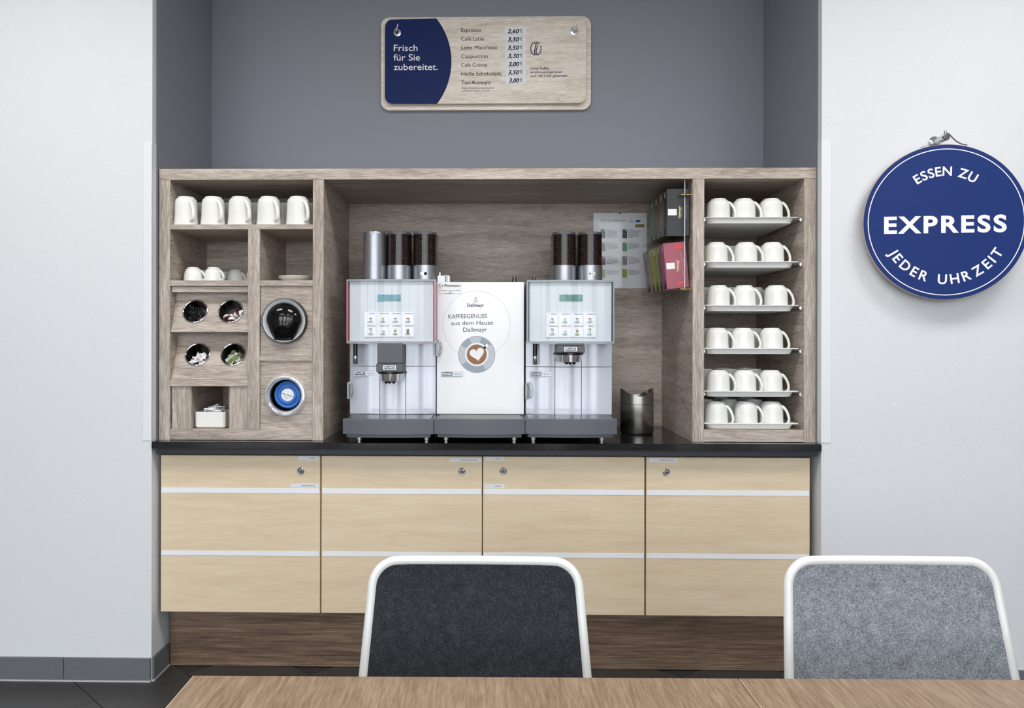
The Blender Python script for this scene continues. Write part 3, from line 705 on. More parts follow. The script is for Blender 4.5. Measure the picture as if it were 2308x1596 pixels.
def dhandle(r, px, t, b, Y):
    p0, p1 = at(px, t, Y-.01), at(px, b, Y-.01); zc = (p0.z+p1.z)/2; hl = (p0.z-p1.z)/2; mb = MB()
    mb.box(p0.x-.004, p0.x+.002, Y-.022, Y+.004, p1.z, p0.z, b=.001)
    mb.tube([(p0.x+.0005+.013*math.cos(a), Y-.018, zc+hl*.97*math.sin(a)) for a in [math.radians(-88+176*k/16) for k in range(17)]], .0032, 10, up=Vector((0, 1, 0)))
    put('door_handle', mb, HANDLE, r)
def hopper(r, pa, pb, beans, label):
    Yh = .165; xa, xb = PX(pa, Yh), PX(pb, Yh); xc, hw = (xa+xb)/2, (xb-xa)/2-.0005
    zt = PZ(521.5, Yh, pa); zl_ = PZ(527, Yh, pa); zm = PZ(597, Yh, pa); z0 = 1.475
    def sec(s): 
        pts = [(xc+hw*s*math.cos(a), Yh+hw-hw*s*math.sin(a)) for a in [PI*k/18 for k in range(19)]]
        pts = pts[::-1]; return pts + [(xc+hw*s, Yh+hw+.11*s), (xc-hw*s, Yh+hw+.11*s)]
    def loft(levels, mi, mb):
        n = 21; vs = []
        for s, z in levels: vs += [(a, b, z) for a, b in sec(s)]
        for i in range(len(levels)-1): mb.add(vs, [(i*n+k, i*n+(k+1) % n, (i+1)*n+(k+1) % n, (i+1)*n+k) for k in range(n)], mi, True)
        mb.add(vs[:n], [tuple(range(n))[::-1]], mi); mb.add(vs[-n:], [tuple(range(n))], mi)
    h_ = MB(); loft([(1, zm), (1, zl_)], 0, h_); o = put('hopper', h_, BEANS if beans else SATIN, r, label=label)
    l_ = MB(); loft([(1.01, zl_), (1.01, zl_+.004), (.97, zt)], 0, l_); put('lid', l_, DGREY if beans else SATIN, o)
    b2 = MB(); loft([(1.04, z0), (1.04, zm-.001), (1.0, zm)], 0, b2); put('collar', b2, SATIN, o)
    return xc, Yh, hw, z0, zm, o
def icon(mb, x, z, w, kind, y, off):
    """small drink picture: saucer, cup and drink"""
    W_, G_, D2, BR, CRM_, GL = off
    if kind == 'Latte Macchiato':
        mb.flat(ell(x, z-.30*w, .26*w, .11*w), y, GL); mb.flat([(x-.1*w, z-.3*w), (x+.1*w, z-.3*w), (x+.14*w, z+.1*w), (x-.14*w, z+.1*w)], y-.0001, CRM_)
        mb.flat([(x-.14*w, z+.05*w), (x+.14*w, z+.05*w), (x+.15*w, z+.16*w), (x-.15*w, z+.16*w)], y-.0002, D2); mb.flat([(x-.15*w, z+.16*w), (x+.15*w, z+.16*w), (x+.16*w, z+.36*w), (x-.16*w, z+.36*w)], y-.0002, W_); return
    mb.flat(ell(x, z-.28*w, .34*w, .13*w), y, G_); mb.flat(ell(x, z-.25*w, .29*w, .09*w), y-.0001, W_); mb.flat(ell(x, z-.25*w, .17*w, .06*w), y-.00015, GL)
    tall = kind in ('Schokolade', 'Heißwasser', 'Milch'); wide = kind in ('Cappuccino', 'Café au lait')
    cw = .2*w if wide else .15*w; tz = z+(.3*w if tall else .12*w)
    mb.flat([(x-cw*.8, z-.24*w), (x+cw*.8, z-.24*w), (x+cw, tz), (x-cw, tz)], y-.0002, BR if kind == 'Schokolade' else W_ if not wide else W_)
    mb.flat([(x+cw*.3, z-.24*w), (x+cw*.8, z-.24*w), (x+cw, tz), (x+cw*.5, tz)], y-.00025, G_ if kind != 'Schokolade' else D2)
    mb.flat(ell(x, tz, cw, .055*w), y-.0003, {'Kaffee': D2, 'Café Crème': CRM_, 'Espresso': D2, 'Cappuccino': BR, 'Café au lait': W_, 'Schokolade': W_}.get(kind, G_))
    if kind in ('Heißwasser', 'Milch'): mb.flat(ell(x-.12*w, tz+.05*w, .06*w, .08*w, 10), y-.0003, GL); mb.flat(ell(x+.12*w, tz+.05*w, .06*w, .08*w, 10), y-.0003, GL)
ICONM = None
def machine(label, body, seams, hz, panel, tray_px, feet, rim, lcd, lcdtext, hoppers, spout, wand, bad, hand, kinds, knobpx=None):
    global ICONM
    pa, pb = body; xa, xb = PX(pa, YM)+.0006, PX(pb, YM)-.0006; xc, hw = (xa+xb)/2, (xb-xa)/2
    r = thing('coffee_machine', label, 'coffee machine', (xc, .2, ZC))
    drip_tray(r, *tray_px, feet)
    zhz = PZ(hz, YM, pa); ztop = 1.478; zp = 1.235
    put('housing', MB().box(xa, xb, YM+.028, .47, ZBASE-.012, ztop, b=.002), SIDEGREY, r)
    s1, s2 = PX(seams[0], YM), PX(seams[1], YM); g = .0012
    for (a, b, za, zb) in ((xa, s1-g, ZBASE, zhz-g), (s1+g, s2-g, ZBASE, zhz-g), (s2+g, xb, ZBASE, zhz-g), (xa, s1-g, zhz+g, zp+.02), (s1+g, s2-g, zhz+g, zp+.02), (s2+g, xb, zhz+g, zp+.02)):
        put('front_panel', bowed(MB(), a, b, za, zb, xc, hw, YM, .012), BRUSH, r)
    # control panel with glass front
    YF = .045; fa, fb, ft, fbm = panel; q0, q1 = PX(fa, YF), PX(fb, YF); zt, zb = PZ(ft, YF, fa), PZ(fbm, YF, fa); pc_, ph = (q0+q1)/2, (q1-q0)/2
    BW = .016
    def yb(x, y): return y + BW*((x-pc_)/ph)**2
    def curved(mb, x0, x1, za, zb_, y, t, n=10, dip=0.0, mi=0):
        vs = []
        for i in range(n+1):
            x = x0+(x1-x0)*i/n; yy = yb(x, y); d = dip*(1-((x-pc_)/ph)**2); vs += [(x, yy, za-d), (x, yy, zb_), (x, yy+t, zb_), (x, yy+t, za-d)]
        for i in range(n):
            a, b = i*4, i*4+4; mb.add(vs, [(a, b, b+1, a+1), (a+1, b+1, b+2, a+2), (a+2, b+2, b+3, a+3), (a+3, b+3, b, a)], mi, True)
        mb.add(vs, [(0, 1, 2, 3), (4*n+3, 4*n+2, 4*n+1, 4*n)], mi); return mb
    cp = put('control_panel', curved(MB(), q0+.010, q1-.010, zb+.006, zt-.004, YF+.012, .055), mat('panel_silver', (208, 213, 221), .35, 0) if not bpy.data.materials.get('panel_silver') else bpy.data.materials['panel_silver'], r)
    rmb = MB(); e = .009
    curved(rmb, q0, q1, zb, zb+.008, YF, .03, dip=.004); curved(rmb, q0, q1, zt-.007, zt, YF, .03)
    curved(rmb, q0, q0+e*.7, zb+.006, zt-.005, YF+.0004, .045, 1, mi=1); curved(rmb, q1-e*.7, q1, zb+.006, zt-.005, YF+.0004, .045, 1, mi=1)
    put('panel_rim', rmb, [RIMTEAL if rim is RIMTEAL else RIMGREY, rim], r)
    put('panel_glass', curved(MB(), q0+e*.8, q1-e*.8, zb+.006, zt-.006, YF+.002, .003), GLASS, r)
    # display
    def onp(px, py): w = at(px, py, YF+.012); return w
    def pan(x, d=.0006): return yb(x, YF+.012)-d
    d0, d1 = onp(lcd[0], lcd[3]), onp(lcd[1], lcd[2]); ym = pan((d0.x+d1.x)/2, .0012)
    put('display', MB().box(d0.x, d1.x, ym-.0008, ym+.006, d0.z, d1.z), lcd[4], cp)
    tmb = MB(); hh = d1.z-d0.z; ww = d1.x-d0.x
    for k, (tx, fx, fw) in enumerate(lcdtext):
        g_ = glyphs(tx)[2]; tmb.text(tx, T(d0.x+ww*fx, ym-.0012, d1.z-hh*(.30*k+.32)) @ S(ww*fw/g_, 1, hh*.23), 0)
    put('display_text', tmb, LCDINK, cp)
    # eight drink buttons
    c0, c1, r0, r1 = lcd[5]; bw = (c1-c0)/4; bh = (r1-r0)/2
    if ICONM is None: ICONM = [mat('button_white', (240, 241, 246), .4), mat('icon_white', (206, 214, 217), .4), mat('icon_grey', (138, 156, 160), .4), mat('icon_dark', (40, 52, 54), .4), mat('icon_brown', (140, 86, 44), .4), mat('icon_cream', (196, 186, 120), .4), mat('icon_green', (92, 130, 124), .4), INK]
    for k in range(8):
        px0, py0 = c0+(k % 4)*bw, r0+(k//4)*bh; a = onp(px0+.3, py0+bh-.3); b = onp(px0+bw-.3, py0+.3); y = min(pan(a.x, 0), pan(b.x, 0))-.0022
        bm_ = MB().box(a.x, b.x, y, y+.006, a.z, b.z, 0); w = b.x-a.x; h = b.z-a.z
        icon(bm_, a.x+w*.5, a.z+h*.42, w*.72, kinds[k], y-.0003, (1, 2, 3, 4, 5, 6))
        g_ = glyphs(kinds[k], .012)[2]; tw = min(w*.72, h*.115*g_*1.15); bm_.text(kinds[k], T(a.x+w*.62-tw/2, y-.0004, a.z+h*.86) @ S(tw/g_, 1, h*.10), 7, bold=.012)
        put('button', bm_, ICONM, cp)
    # spout
    sa, sb, stp, split, sbot, bandb, cupb = spout; YS = .03
    a, b = PX(sa, YS), PX(sb, YS); zz = lambda py: PZ(py, YS, sa)
    put('spout_housing', MB().box(a+.002, b, YS+.004, YM+.03, zz(split), zp+.01, b=.002), MGREY, r)
    sp = put('spout', MB().box(a-.001, b+.002, YS-.004, YM+.02, zz(sbot), zz(split)-.0006, b=.002), MGREY, r)
    xm = (a+b)/2; w2 = (b-a)/2
    def dsec(hw_, y0, y1): return [(xm+hw_*math.cos(t), y1-(y1-y0)*math.sin(t)) for t in [PI*k/20 for k in range(21)]]
    def dloft(levels, mi=0):
        mb = MB(); vs = []; n = 21
        for hw_, y0, y1, z in levels: vs += [(p_, q_, z) for p_, q_ in dsec(hw_, y0, y1)]
        for i in range(len(levels)-1): mb.add(vs, [(i*n+k, i*n+(k+1) % n, (i+1)*n+(k+1) % n, (i+1)*n+k) for k in range(n)], mi, True)
        mb.add(vs[:n], [tuple(range(n))], mi); mb.add(vs[-n:], [tuple(range(n))], mi); return mb
    put('spout_band', dloft([(w2+.006, YS-.018, YM, zz(bandb)), (w2+.006, YS-.018, YM, zz(sbot))]), BLACK, sp)
    put('spout_cup', dloft([(w2-.002, YS-.012, YM, zz(cupb)), (w2, YS-.014, YM, zz(bandb))]), CHROME, sp)
    for dx in (-.014, -.001, .014):
        put('nozzle', MB().lathe([(.004, zz(cupb)-.009), (.0065, zz(cupb)-.004), (.0065, zz(cupb))], 14, xf=T(xm+dx, YS+.01, 0)), BLACK, sp)
    zp0 = (zz(split)+zz(sbot))/2 if split < sbot-8 else zz(sbot-6); pl = MB(); pw, phh = .024, .0085
    pl.box(xm-pw, xm+pw, YS-.006, YS-.003, zp0-phh, zp0+phh, 0, b=.0006); pl.box(xm-pw*.8, xm+pw*.8, YS-.0063, YS-.005, zp0-phh*.66, zp0+phh*.66, 1)
    g_ = glyphs('FRANKE', .03)[2]; pl.text('FRANKE', T(xm-pw*.7, YS-.0067, zp0-phh*.42) @ S(pw*1.4/g_, 1, phh*.84), 2, bold=.03)
    put('spout_plate', pl, [WHITEP, NAVY, WHITEP], sp, label='small FRANKE plate')
    # steam wand
    wa, wb_, w0, w1, w2p = wand; YWd = .085; wx = (PX(wa, YWd)+PX(wb_, YWd))/2; wr = (PX(wb_, YWd)-PX(wa, YWd))/2
    wz = lambda py: PZ(py, YWd, wa)
    o = put('milk_wand', MB().lathe([(wr*.86, wz(w1)), (wr*.86, zp+.03)], 20, xf=T(wx, YWd, 0)), BLACK, r)
    put('wand_tip', MB().lathe([(wr*.8, wz(w2p)), (wr, wz(w2p)+.003), (wr, wz(w1))], 20, xf=T(wx, YWd, 0)), STEEL, o)
    badge(r, *bad, YM+.006, 'Spectra'); dhandle(r, *hand, YM)
    for hp in hoppers:
        xc_, Yh, hw_, z0, zm, ho = hopper(r, hp[0], hp[1], hp[2], hp[3])
        if hp[4]:
            em = MB(); zc = (z0+zm)/2+.004; yy = Yh-.0035; em.flat(ell(xc_, zc, .0145, .007, 28), yy, 0); em.flat(ell(xc_, zc, .0135, .006, 24, PI/2, 3*PI/2) if hp[4] == 1 else ell(xc_-.006, zc, .005, .004, 20), yy-.0003, 1)
            em.flat(ell(xc_, zc, .0135, .006, 24, -PI/2, PI/2) if hp[4] == 1 else ell(xc_+.006, zc, .004, .003, 20), yy-.0003, 2)
            put('emblem', em, [WHITEP, CHROME, INK if hp[4] == 1 else CHROME], ho)
    put('body_top', MB().box(xa+.004, xb-.004, YM+.01, .46, ztop, ztop+.004), DGREY, r)
    if knobpx: p0 = at(knobpx, 634, .2); put('key_peg', MB().lathe([(.0085, ztop), (.0065, ztop+.024), (.005, ztop+.03), (.0001, ztop+.031)], 18, xf=T(p0.x, .2, 0)), DARKSTEEL, r)
    return r
K = ['Kaffee', 'Café Crème', 'Espresso', 'Cappuccino', 'Heißwasser', 'Café au lait', 'Latte Macchiato', 'Schokolade']
machine('left coffee machine with pink-edged control panel and three hoppers on top', (787, 982), (856, 914.5), 825.5, (779, 981.5, 629, 774), (772.5, 978), (811, 962), RIMPINK,
        (851, 903, 664, 678.5, LCD, (821, 933, 704, 759.5)), (('Bitte wählen', .25, .5), ('Spectra', .33, .3), ('06.07.2017  8 25', .28, .7)),
        [(815, 866, False, 'silver hopper', 0), (869, 923.5, True, 'hopper full of coffee beans', 0), (929, 982, True, 'hopper full of coffee beans with oval emblem', 1)],
        (849, 908, 778, 819, 838.5, 843, 859.5), (795.5, 807, 776, 802.5, 821), (797, 847, 836, 847), (786, 861, 899), K)
machine('right coffee machine with grey-edged control panel and two bean hoppers on top', (1185, 1381), (1251, 1310.5), 827, (1187.5, 1386.5, 631, 774), (1184, 1391.5), (1202, 1356), RIMTEAL,
        (1261, 1313, 664, 679, LCDG, (1230.5, 1343, 705, 760)), (('Bitte wählen', .25, .5), ('Spectra', .33, .3), ('06.07.2017  11 24', .28, .7)),
        [(1247, 1300, True, 'hopper full of coffee beans', 0), (1306, 1360, True, 'hopper full of coffee beans with oval emblem', 2)],
        (1255, 1317, 776, 779, 795, 800.5, 816), (1200, 1211.5, 778, 803, 822), (1194, 1243, 837, 848.5), (1186, 863, 900.5), K[:7]+['Milch'], 1204)
# middle unit: milk cooler
xa, xb = PX(984.5, YM), PX(1181.5, YM)
mc = thing('milk_cooler', 'silver milk cooler with heart latte picture between the two machines', 'milk cooler', ((xa+xb)/2, .2, ZC))
drip_tray(mc, 978.3, 1183.8, (1006, 1159))
ztc = PZ(636, YM, 1080)
put('housing', MB().box(xa+.002, xb-.002, YM+.02, .47, ZBASE-.012, ztc-.002, b=.002), SIDEGREY, mc)
COOL = mat('cooler_front', (238, 240, 243), .1, 0); 
dr = put('door', MB().box(xa, xb, YM, YM+.018, ZBASE, ztc, b=.002), COOL, mc)
yd = YM-.0006
cc = at(1074, 732, yd); rad = at(1150, 732, yd).x-cc.x
rg_ = MB(); ringpts(rg_, cc.x, cc.z, rad-.0007, rad, yd, 0, 90, a0=math.radians(-58), a1=math.radians(238)); put('circle_print', rg_, INKL, dr)
sc_ = at(1074.5, 799, yd); u = at(1115.5, 799, yd).x-sc_.x
cup = MB(); SAU = mat('print_silver', (186, 193, 200), .35)
ringpts(cup, sc_.x, sc_.z, u*.985, u*1.015, yd-.0001, 4, 60); cup.flat(ell(sc_.x, sc_.z, u, u, 56), yd, 0)
for a0, a1 in ((35, 75), (115, 150), (215, 300)): ringpts(cup, sc_.x, sc_.z, u*.66, u*.97, yd-.0002, 5, 16, a0=math.radians(a0), a1=math.radians(a1))
cup.flat(ell(sc_.x, sc_.z, u*.64, u*.64, 48), yd-.0004, 1)
cup.flat([(sc_.x+u*q_[0], sc_.z+u*q_[1]) for q_ in ((.36, .40), (.46, .30), (.68, .48), (.58, .60))], yd-.0004, 1)
cup.flat(ell(sc_.x, sc_.z, u*.55, u*.55, 48), yd-.0006, 2)
hp_ = []
for k in range(40):
    t = 2*PI*k/40; ha, hb2 = u*.025*16*math.sin(t)**3, u*.025*(13*math.cos(t)-5*math.cos(2*t)-2*math.cos(3*t)-math.cos(4*t)); hp_.append((sc_.x+u*.02+ha*.97-hb2*.2, sc_.z+u*.03+ha*.2+hb2*.97))
cup.flat(hp_, yd-.0008, 3)
put('cup_print', cup, [SAU, mat('cup_rim_print', (232, 236, 240), .3), mat('latte_print', (146, 98, 60), .45), mat('foam_print', (236, 238, 240), .4), INKL, mat('print_silver_dark', (146, 158, 169), .35)], dr)
letters(dr, INKG, 'Dallmayr', 1053, 1091, 691.5, 7, yd, bold=.02)
letters(dr, INKG, 'KAFFEEGENUSS', 1010.5, 1097.5, 718, 9.2, yd, rot=math.radians(.8))
letters(dr, INKG, 'aus dem Hause', 1017, 1111.5, 733, 9.5, yd, rot=math.radians(.8)); letters(dr, INKG, 'Dallmayr', 1044, 1098, 748, 9.5, yd, rot=math.radians(.8))
cr_ = MB(); q = at(1072, 677, yd); e = .0016
for k in range(7): a = math.radians(180+k*30); cr_.flat(ell(q.x+5.2*e*math.cos(a), q.z-1.2*e+4.4*e*math.sin(a), .8*e, .8*e, 8), yd, 0)
ringpts(cr_, q.x, q.z-.2*e, 2.3*e, 2.8*e, yd, 0, 20); ringpts(cr_, q.x, q.z+4.6*e, 1.4*e, 2.0*e, yd, 0, 16)
for k in (-1, 0, 1): cr_.flat(ell(q.x+k*1.6*e, q.z+6.8*e, .5*e, .7*e, 8), yd, 0)
cr_.box(q.x-.5*e, q.x+.5*e, yd, yd+.0001, q.z-1.6*e, q.z+1.4*e); put('crest_print', cr_, INKG, dr)
p0, p1 = at(986.5, 662, YM), at(1040, 637, YM)
stk = put('sticker', MB().prism(rrect(p0.x, p1.x, p0.z, p1.z, .003, 4), YM-.0016, YM, 0, side=1), [PAPER, INK], dr)
ys = YM-.0022
letters(dr, INKG, 'C', 988, 993.5, 646, 6, ys, bold=.02); letters(dr, INKG, 'ffeeteam', 1001, 1038, 646, 5.6, ys, bold=.012); 
bn = MB(); q = at(997.2, 644, ys); bn.flat(ell(0, 0, .0026, .0036, 16), 0, 0, T(q.x, ys, q.z) @ RY(.7)); bn.box(-.0005, .0005, -.0003, -.0001, -.0035, .0035, 1, xf=T(q.x, ys, q.z) @ RY(.7)); put('bean_print', bn, [INK, PAPER], dr)
bars = MB()
for (l_, r_, py) in ((988.5, 992, 649.2), (992.6, 995, 649.2), (988.5, 991, 654.6), (992, 993.5, 654.6), (995, 1002, 654.6), (1003, 1009, 654.6), (1011, 1016, 654.6), (1019, 1026, 654.6), (1027, 1037.5, 654.6), (988.5, 991, 657.8), (1012, 1018, 657.8), (1003, 1008, 661), (1010, 1020, 661)):
    q0_, q1_ = at(l_, py+.6, ys), at(r_, py-.6, ys); bars.box(q0_.x, q1_.x, ys, ys+.0002, q0_.z, q1_.z)
put('small_print', bars, INKL, dr)
badge(mc, 994, 1043, 837, 848.5, YM, ''); dhandle(mc, 986, 767, 803, YM)
pg = MB(); q0, q1 = at(986, 636, .17), at(1014, 621, .17); pg.box(q0.x, q0.x+.030, .17, .2, ztc-.004, q1.z, b=.001); pg.box(q0.x+.038, q0.x+.048, .17, .2, ztc-.004, q1.z, b=.001); pg.box(q0.x+.006, q0.x+.011, .18, .19, q1.z, q1.z+.013)
put('white_plug', pg, mat('plug_white', (236, 237, 238), .4), mc)
put('cap_screw', MB().lathe([(.0055, ztc-.004), (.0055, q1.z), (.0075, q1.z), (.0075, q1.z+.003), (.0001, q1.z+.004)], 16, xf=T(q0.x+.034, .185, 0)), SATIN, mc)
p0 = at(1159.5, 634, .2); put('key_peg', MB().lathe([(.0095, ztc-.004), (.0072, ztc+.024), (.0055, ztc+.03), (.0001, ztc+.031)], 18, xf=T(p0.x, .2, 0)), DARKSTEEL, mc)

# ================================================================== BIN, POSTER, TEA RACK
pb = atz(1442, 981, ZC); rb = .0665; pb.y += rb
bn_ = thing('table_bin', 'small brushed steel table bin with swing lid beside the right machine', 'bin', (pb.x, pb.y, ZC))
hb_ = PZ(874.5, pb.y, 1405)-ZC; n = 64; zs = hb_*.655
def cutz(a): return hb_ - .030*abs(math.sin(a))**2.2
body = MB().lathe([(rb*.93, .001), (rb*.97, .004), (rb, .008), (rb, zs-.0008), (rb*.985, zs)], n); put('body', body, mat('bin_steel', (178, 176, 172), .26, 1), bn_, False)
vs = []
for k in range(n):
    a = 2*PI*k/n; c, s_ = math.cos(a), math.sin(a); z = cutz(a)
    vs += [(rb*c, rb*s_, zs+.0008), (rb*c, rb*s_, z), (rb*.955*c, rb*.955*s_, z-.001), (rb*.94*c, rb*.94*s_, zs+.0008)]
cl = MB()
for k in range(n):
    j = (k+1) % n
    for q in range(4): cl.add(vs, [(k*4+q, j*4+q, j*4+(q+1) % 4, k*4+(q+1) % 4)], 0, q == 0)
put('collar', cl, bpy.data.materials['bin_steel'], bn_, False)
lm = MB(); vs = []; fs = []; nn = 20
for i in range(nn+1):
    for j in range(nn+1):
        a = 2*PI*j/nn; rr = rb*.93*i/nn; x, y = rr*math.cos(a), rr*math.sin(a); vs.append((x, y, hb_-.012-.030*(1-(abs(x)/rb)**2)*.9))
for i in range(nn):
    for j in range(nn): fs.append((i*(nn+1)+j, (i+1)*(nn+1)+j, (i+1)*(nn+1)+j+1, i*(nn+1)+j+1))
put('swing_lid', lm.add(vs, fs, 0, True), mat('lid_dark_steel', (70, 66, 63), .22, 1), bn_, False)
# poster
YPO = BACK-.012; p0, p1 = at(1337.5, 649.5, YPO-.004), at(1458.5, 480, YPO-.004)
po = thing('tea_poster', 'white tea selection poster in clear clip frame on the back panel', 'poster', ((p0.x+p1.x)/2, YPO, p0.z))
put('sheet', MB().box(p0.x, p1.x, YPO-.003, YPO-.0005, p0.z, p1.z), mat('poster_paper', (240, 243, 248), .4), po)
put('cover', MB().box(p0.x-.001, p1.x+.001, YPO-.0065, YPO-.0045, p0.z-.001, p1.z+.001), ACRYL, po)
for cxp, cyp in ((1397.5, 480.5), (1398, 649)):
    q = at(cxp, cyp, YPO-.007); put('clip', MB().box(q.x-.004, q.x+.004, YPO-.009, YPO-.0005, q.z-.004, q.z+.004, b=.0008), DARKSTEEL, po)
yp = YPO-.0035
letters(po, INKL, 'Our tea', 1354, 1378, 499.5, 5.2, yp); letters(po, INKG, 'selection', 1381, 1410, 499.5, 5.2, yp); letters(po, INKG, 'Dallmayr', 1416, 1429.5, 501, 3, yp)
pr = MB(); cols = [(60, 66, 72), (110, 165, 120), (140, 125, 130), (170, 175, 70), (75, 80, 84), (150, 140, 125), (130, 70, 85), (165, 172, 70)]
BOXM = [mat('poster_tint_%d' % k, c, .5) for k, c in enumerate(cols)]
def prect(mb, a, b, c, d, mi, y=yp):
    q0_, q1_ = at(a, d, y), at(b, c, y); mb.box(q0_.x, q1_.x, y, y+.0003, q0_.z, q1_.z, mi)
prect(pr, 1354, 1410, 501.2, 501.8, 0); 
q = at(1423, 494.5, yp); ringpts(pr, q.x, q.z, .0022, .0032, yp, 0, 14)
rnd = random.Random(5)
for col_, (x0, x1) in enumerate(((1367, 1395), (1416, 1443))):
    for row, y0 in enumerate((518, 547.5, 579, 608)):
        prect(pr, x0, x0+14, y0-.2, y0+.8, 0)
        prect(pr, x0, x1+1, y0+1.9, y0+2.3, 0)
        for k in range((8, 6, 7, 5)[row]): prect(pr, x0, x1-rnd.uniform(0, 5)-(10 if k == (8, 6, 7, 5)[row]-1 else 0), y0+3.4+k*1.9, y0+4.3+k*1.9, 0)
put('printed_text', pr, INKL, po)
for col_, x0 in ((0, 1402.5), (1, 1353.5)):
    for row, y0 in enumerate((517, 546.5, 577.5, 606)):
        b4 = MB(); q0_, q1_ = at(x0, y0+20.5, yp), at(x0+11, y0, yp); w = q1_.x-q0_.x; h = q1_.z-q0_.z
        b4.flat([(q0_.x, q0_.z+.06*h), (q0_.x+w*.45, q0_.z), (q1_.x, q0_.z+.04*h), (q1_.x, q1_.z-.04*h), (q0_.x+w*.5, q1_.z), (q0_.x, q1_.z-.02*h)], yp, 0); b4.flat(ell(q0_.x+w*.72, q1_.z-h*.12, w*.12, h*.07, 10), yp-.0003, 1)
        for (fx, fz) in ((.25, .75), (.6, .5), (.3, .25), (.8, .2)): b4.flat(ell(q0_.x+w*fx, q0_.z+h*fz, w*.09, h*.045, 8), yp-.0003, 2)
        put('box_picture', b4, [BOXM[col_*4+row], PAPER, INKG], po)
lg = MB(); prect(lg, 1432.5, 1443.5, 495.8, 501, 0); prect(lg, 1434.5, 1437, 497, 499.8, 1); put('logo_print', lg, [mat('logo_blue', (50, 110, 180), .4), mat('logo_green', (120, 190, 120), .4)], po)
lg = MB(); prect(lg, 1432, 1452.5, 505.5, 512.5, 0); put('gold_print', lg, mat('gold_print', (138, 122, 62), .4), po)
# tea rack with boxes
XRACK = PX(1561, 0)                       # inner face of the side panel
tr = thing('tea_rack', 'clear acrylic tea box rack on brass pins inside the middle bay', 'rack', (XRACK-.02, .2, PZ(661, .05, 1545)))
zr0, zr1_ = PZ(657, .05, 1545), PZ(407, .02, 1545)
xs_ = XRACK-.012; Yf = .022
put('back_sheet', MB().box(xs_-.003, xs_, Yf, .40, zr0, zr1_), ACRYL, tr)
x_f = PX(1543, Yf-.01)
put('front_strip', MB().box(x_f-.0014, x_f+.0014, Yf-.010, Yf-.006, zr0, zr1_), mat('acrylic_edge', (190, 196, 200), .1), tr)
zshelf = [PZ(531, .03, 1530), PZ(652, .03, 1530)]
for z in zshelf: put('ledge', MB().box(XRACK-.118, xs_-.003, Yf-.006, .40, z-.004, z-.001), ACRYL, tr)
for (px, py, Y) in ((1541, 439, .005), (1540, 652, .012)):
    q = at(px, py, Y); m_ = MB().tube([(q.x-.012, Y, q.z), (XRACK, Y, q.z)], .0035, 14, up=Vector((0, 1, 0))); m_.tube([(q.x-.010, Y, q.z), (q.x+.001, Y, q.z)], .0052, 14, up=Vector((0, 1, 0))); put('brass_pin', m_, BRASS, tr)
q = at(1500, 661.5, .33); put('brass_pin', MB().tube([(q.x-.012, .33, q.z), (XRACK, .33, q.z)], .004, 12, up=Vector((0, 1, 0))), BRASS, tr)
def tea_box(col, label, xl, z0, y0, w, h, d, lean, front=None, dark=(18, 18, 18), tint=None):
    t = thing('tea_box', label, 'box', (xl, y0, z0), (0, -lean, 0), 'tea boxes in the acrylic rack')
    m = mat('tea_card', col, .38)
    put('carton', MB().box(0, w, .0006, d-.0006, 0, h, b=.0008), m, t, False)
    sd = MB()                      # print on the left side; dark triangle paints the shaded perforated opening
    def sq(ya, yb_, za, zb_, mi): sd.add([(-.0004, ya, za), (-.0004, yb_, za), (-.0004, yb_, zb_), (-.0004, ya, zb_)], [(0, 1, 2, 3)], mi)
    sq(d*.35, d*.65, h*.82, h*.95, 0); sq(d*.2, d*.22, h*.3, h*.62, 1); sq(d*.3, d*.32, h*.34, h*.58, 1)
    sd.add([(-.0005, d*.12, .001), (-.0005, d*.88, .001), (-.0005, d*.5, h*.22)], [(0, 1, 2)], 2); sd.add([(-.0005, d*.35+d*.15*math.cos(a), h*.42+h*.05*math.sin(a)) for a in [PI*k/6 for k in range(12)]], [tuple(range(12))], 3)
    put('side_print', sd, [mat('tea_tag', (206, 206, 204), .5) if not bpy.data.materials.get('tea_tag') else bpy.data.materials['tea_tag'], mat('tea_line', tuple(min(255, c+40) for c in col), .5), mat('tea_dark', (20, 18, 18), .5), mat('tea_tint', tint or tuple(min(255, c+25) for c in col), .5)], t, False)
    if front:
        fr = MB(); y = .0001
        fr.box(w*.06, w*.44, y-.0003, y, h*.43, h*.565, 0)
        fr.text('Dallmayr', T(w*.60, y-.0003, h*.37) @ RY(-PI/2) @ S(h*.26/glyphs('Dallmayr', .03)[2], 1, .0075), 1, bold=.03)
        fr.box(w*.655, w*.665, y-.0003, y, h*.40, h*.60, 2); fr.box(w*.76, w*.768, y-.0003, y, h*.22, h*.78, 3); fr.box(w*.84, w*.85, y-.0003, y, h*.36, h*.64, 2)
        if front == 'red':
            fr.flat([(w*.45, h*.86), (w*.9, h*.85), (w*.88, h*.97), (w*.5, h*.985)], y-.0003, 4); fr.flat([(w*.42, h*.14), (w*.85, h*.16), (w*.8, h*.03), (w*.5, h*.06)], y-.0003, 4)
            fr.flat([(w*.55, h*.86), (w*.8, h*.85), (w*.85, h*.91)], y-.0006, 5); fr.flat([(w*.5, h*.14), (w*.8, h*.15), (w*.7, h*.09)], y-.0006, 5)
        else:
            for i_ in range(9):
                for j_ in range(3): fr.box(w*(.1+j_*.13), w*(.17+j_*.13), y-.0002, y, h*(.06+i_*.105), h*(.085+i_*.105), 4) if not (3 < i_ < 6) else None
        put('front_print', fr, [PAPER, mat('tea_gold', (232, 214, 150), .4), mat('tea_pale', (214, 206, 204), .5), PAPER, mat('tea_pattern', (196, 70, 88) if front == 'red' else (60, 62, 68), .4), mat('tea_orange', (222, 84, 72), .4)], t, False)
    return t
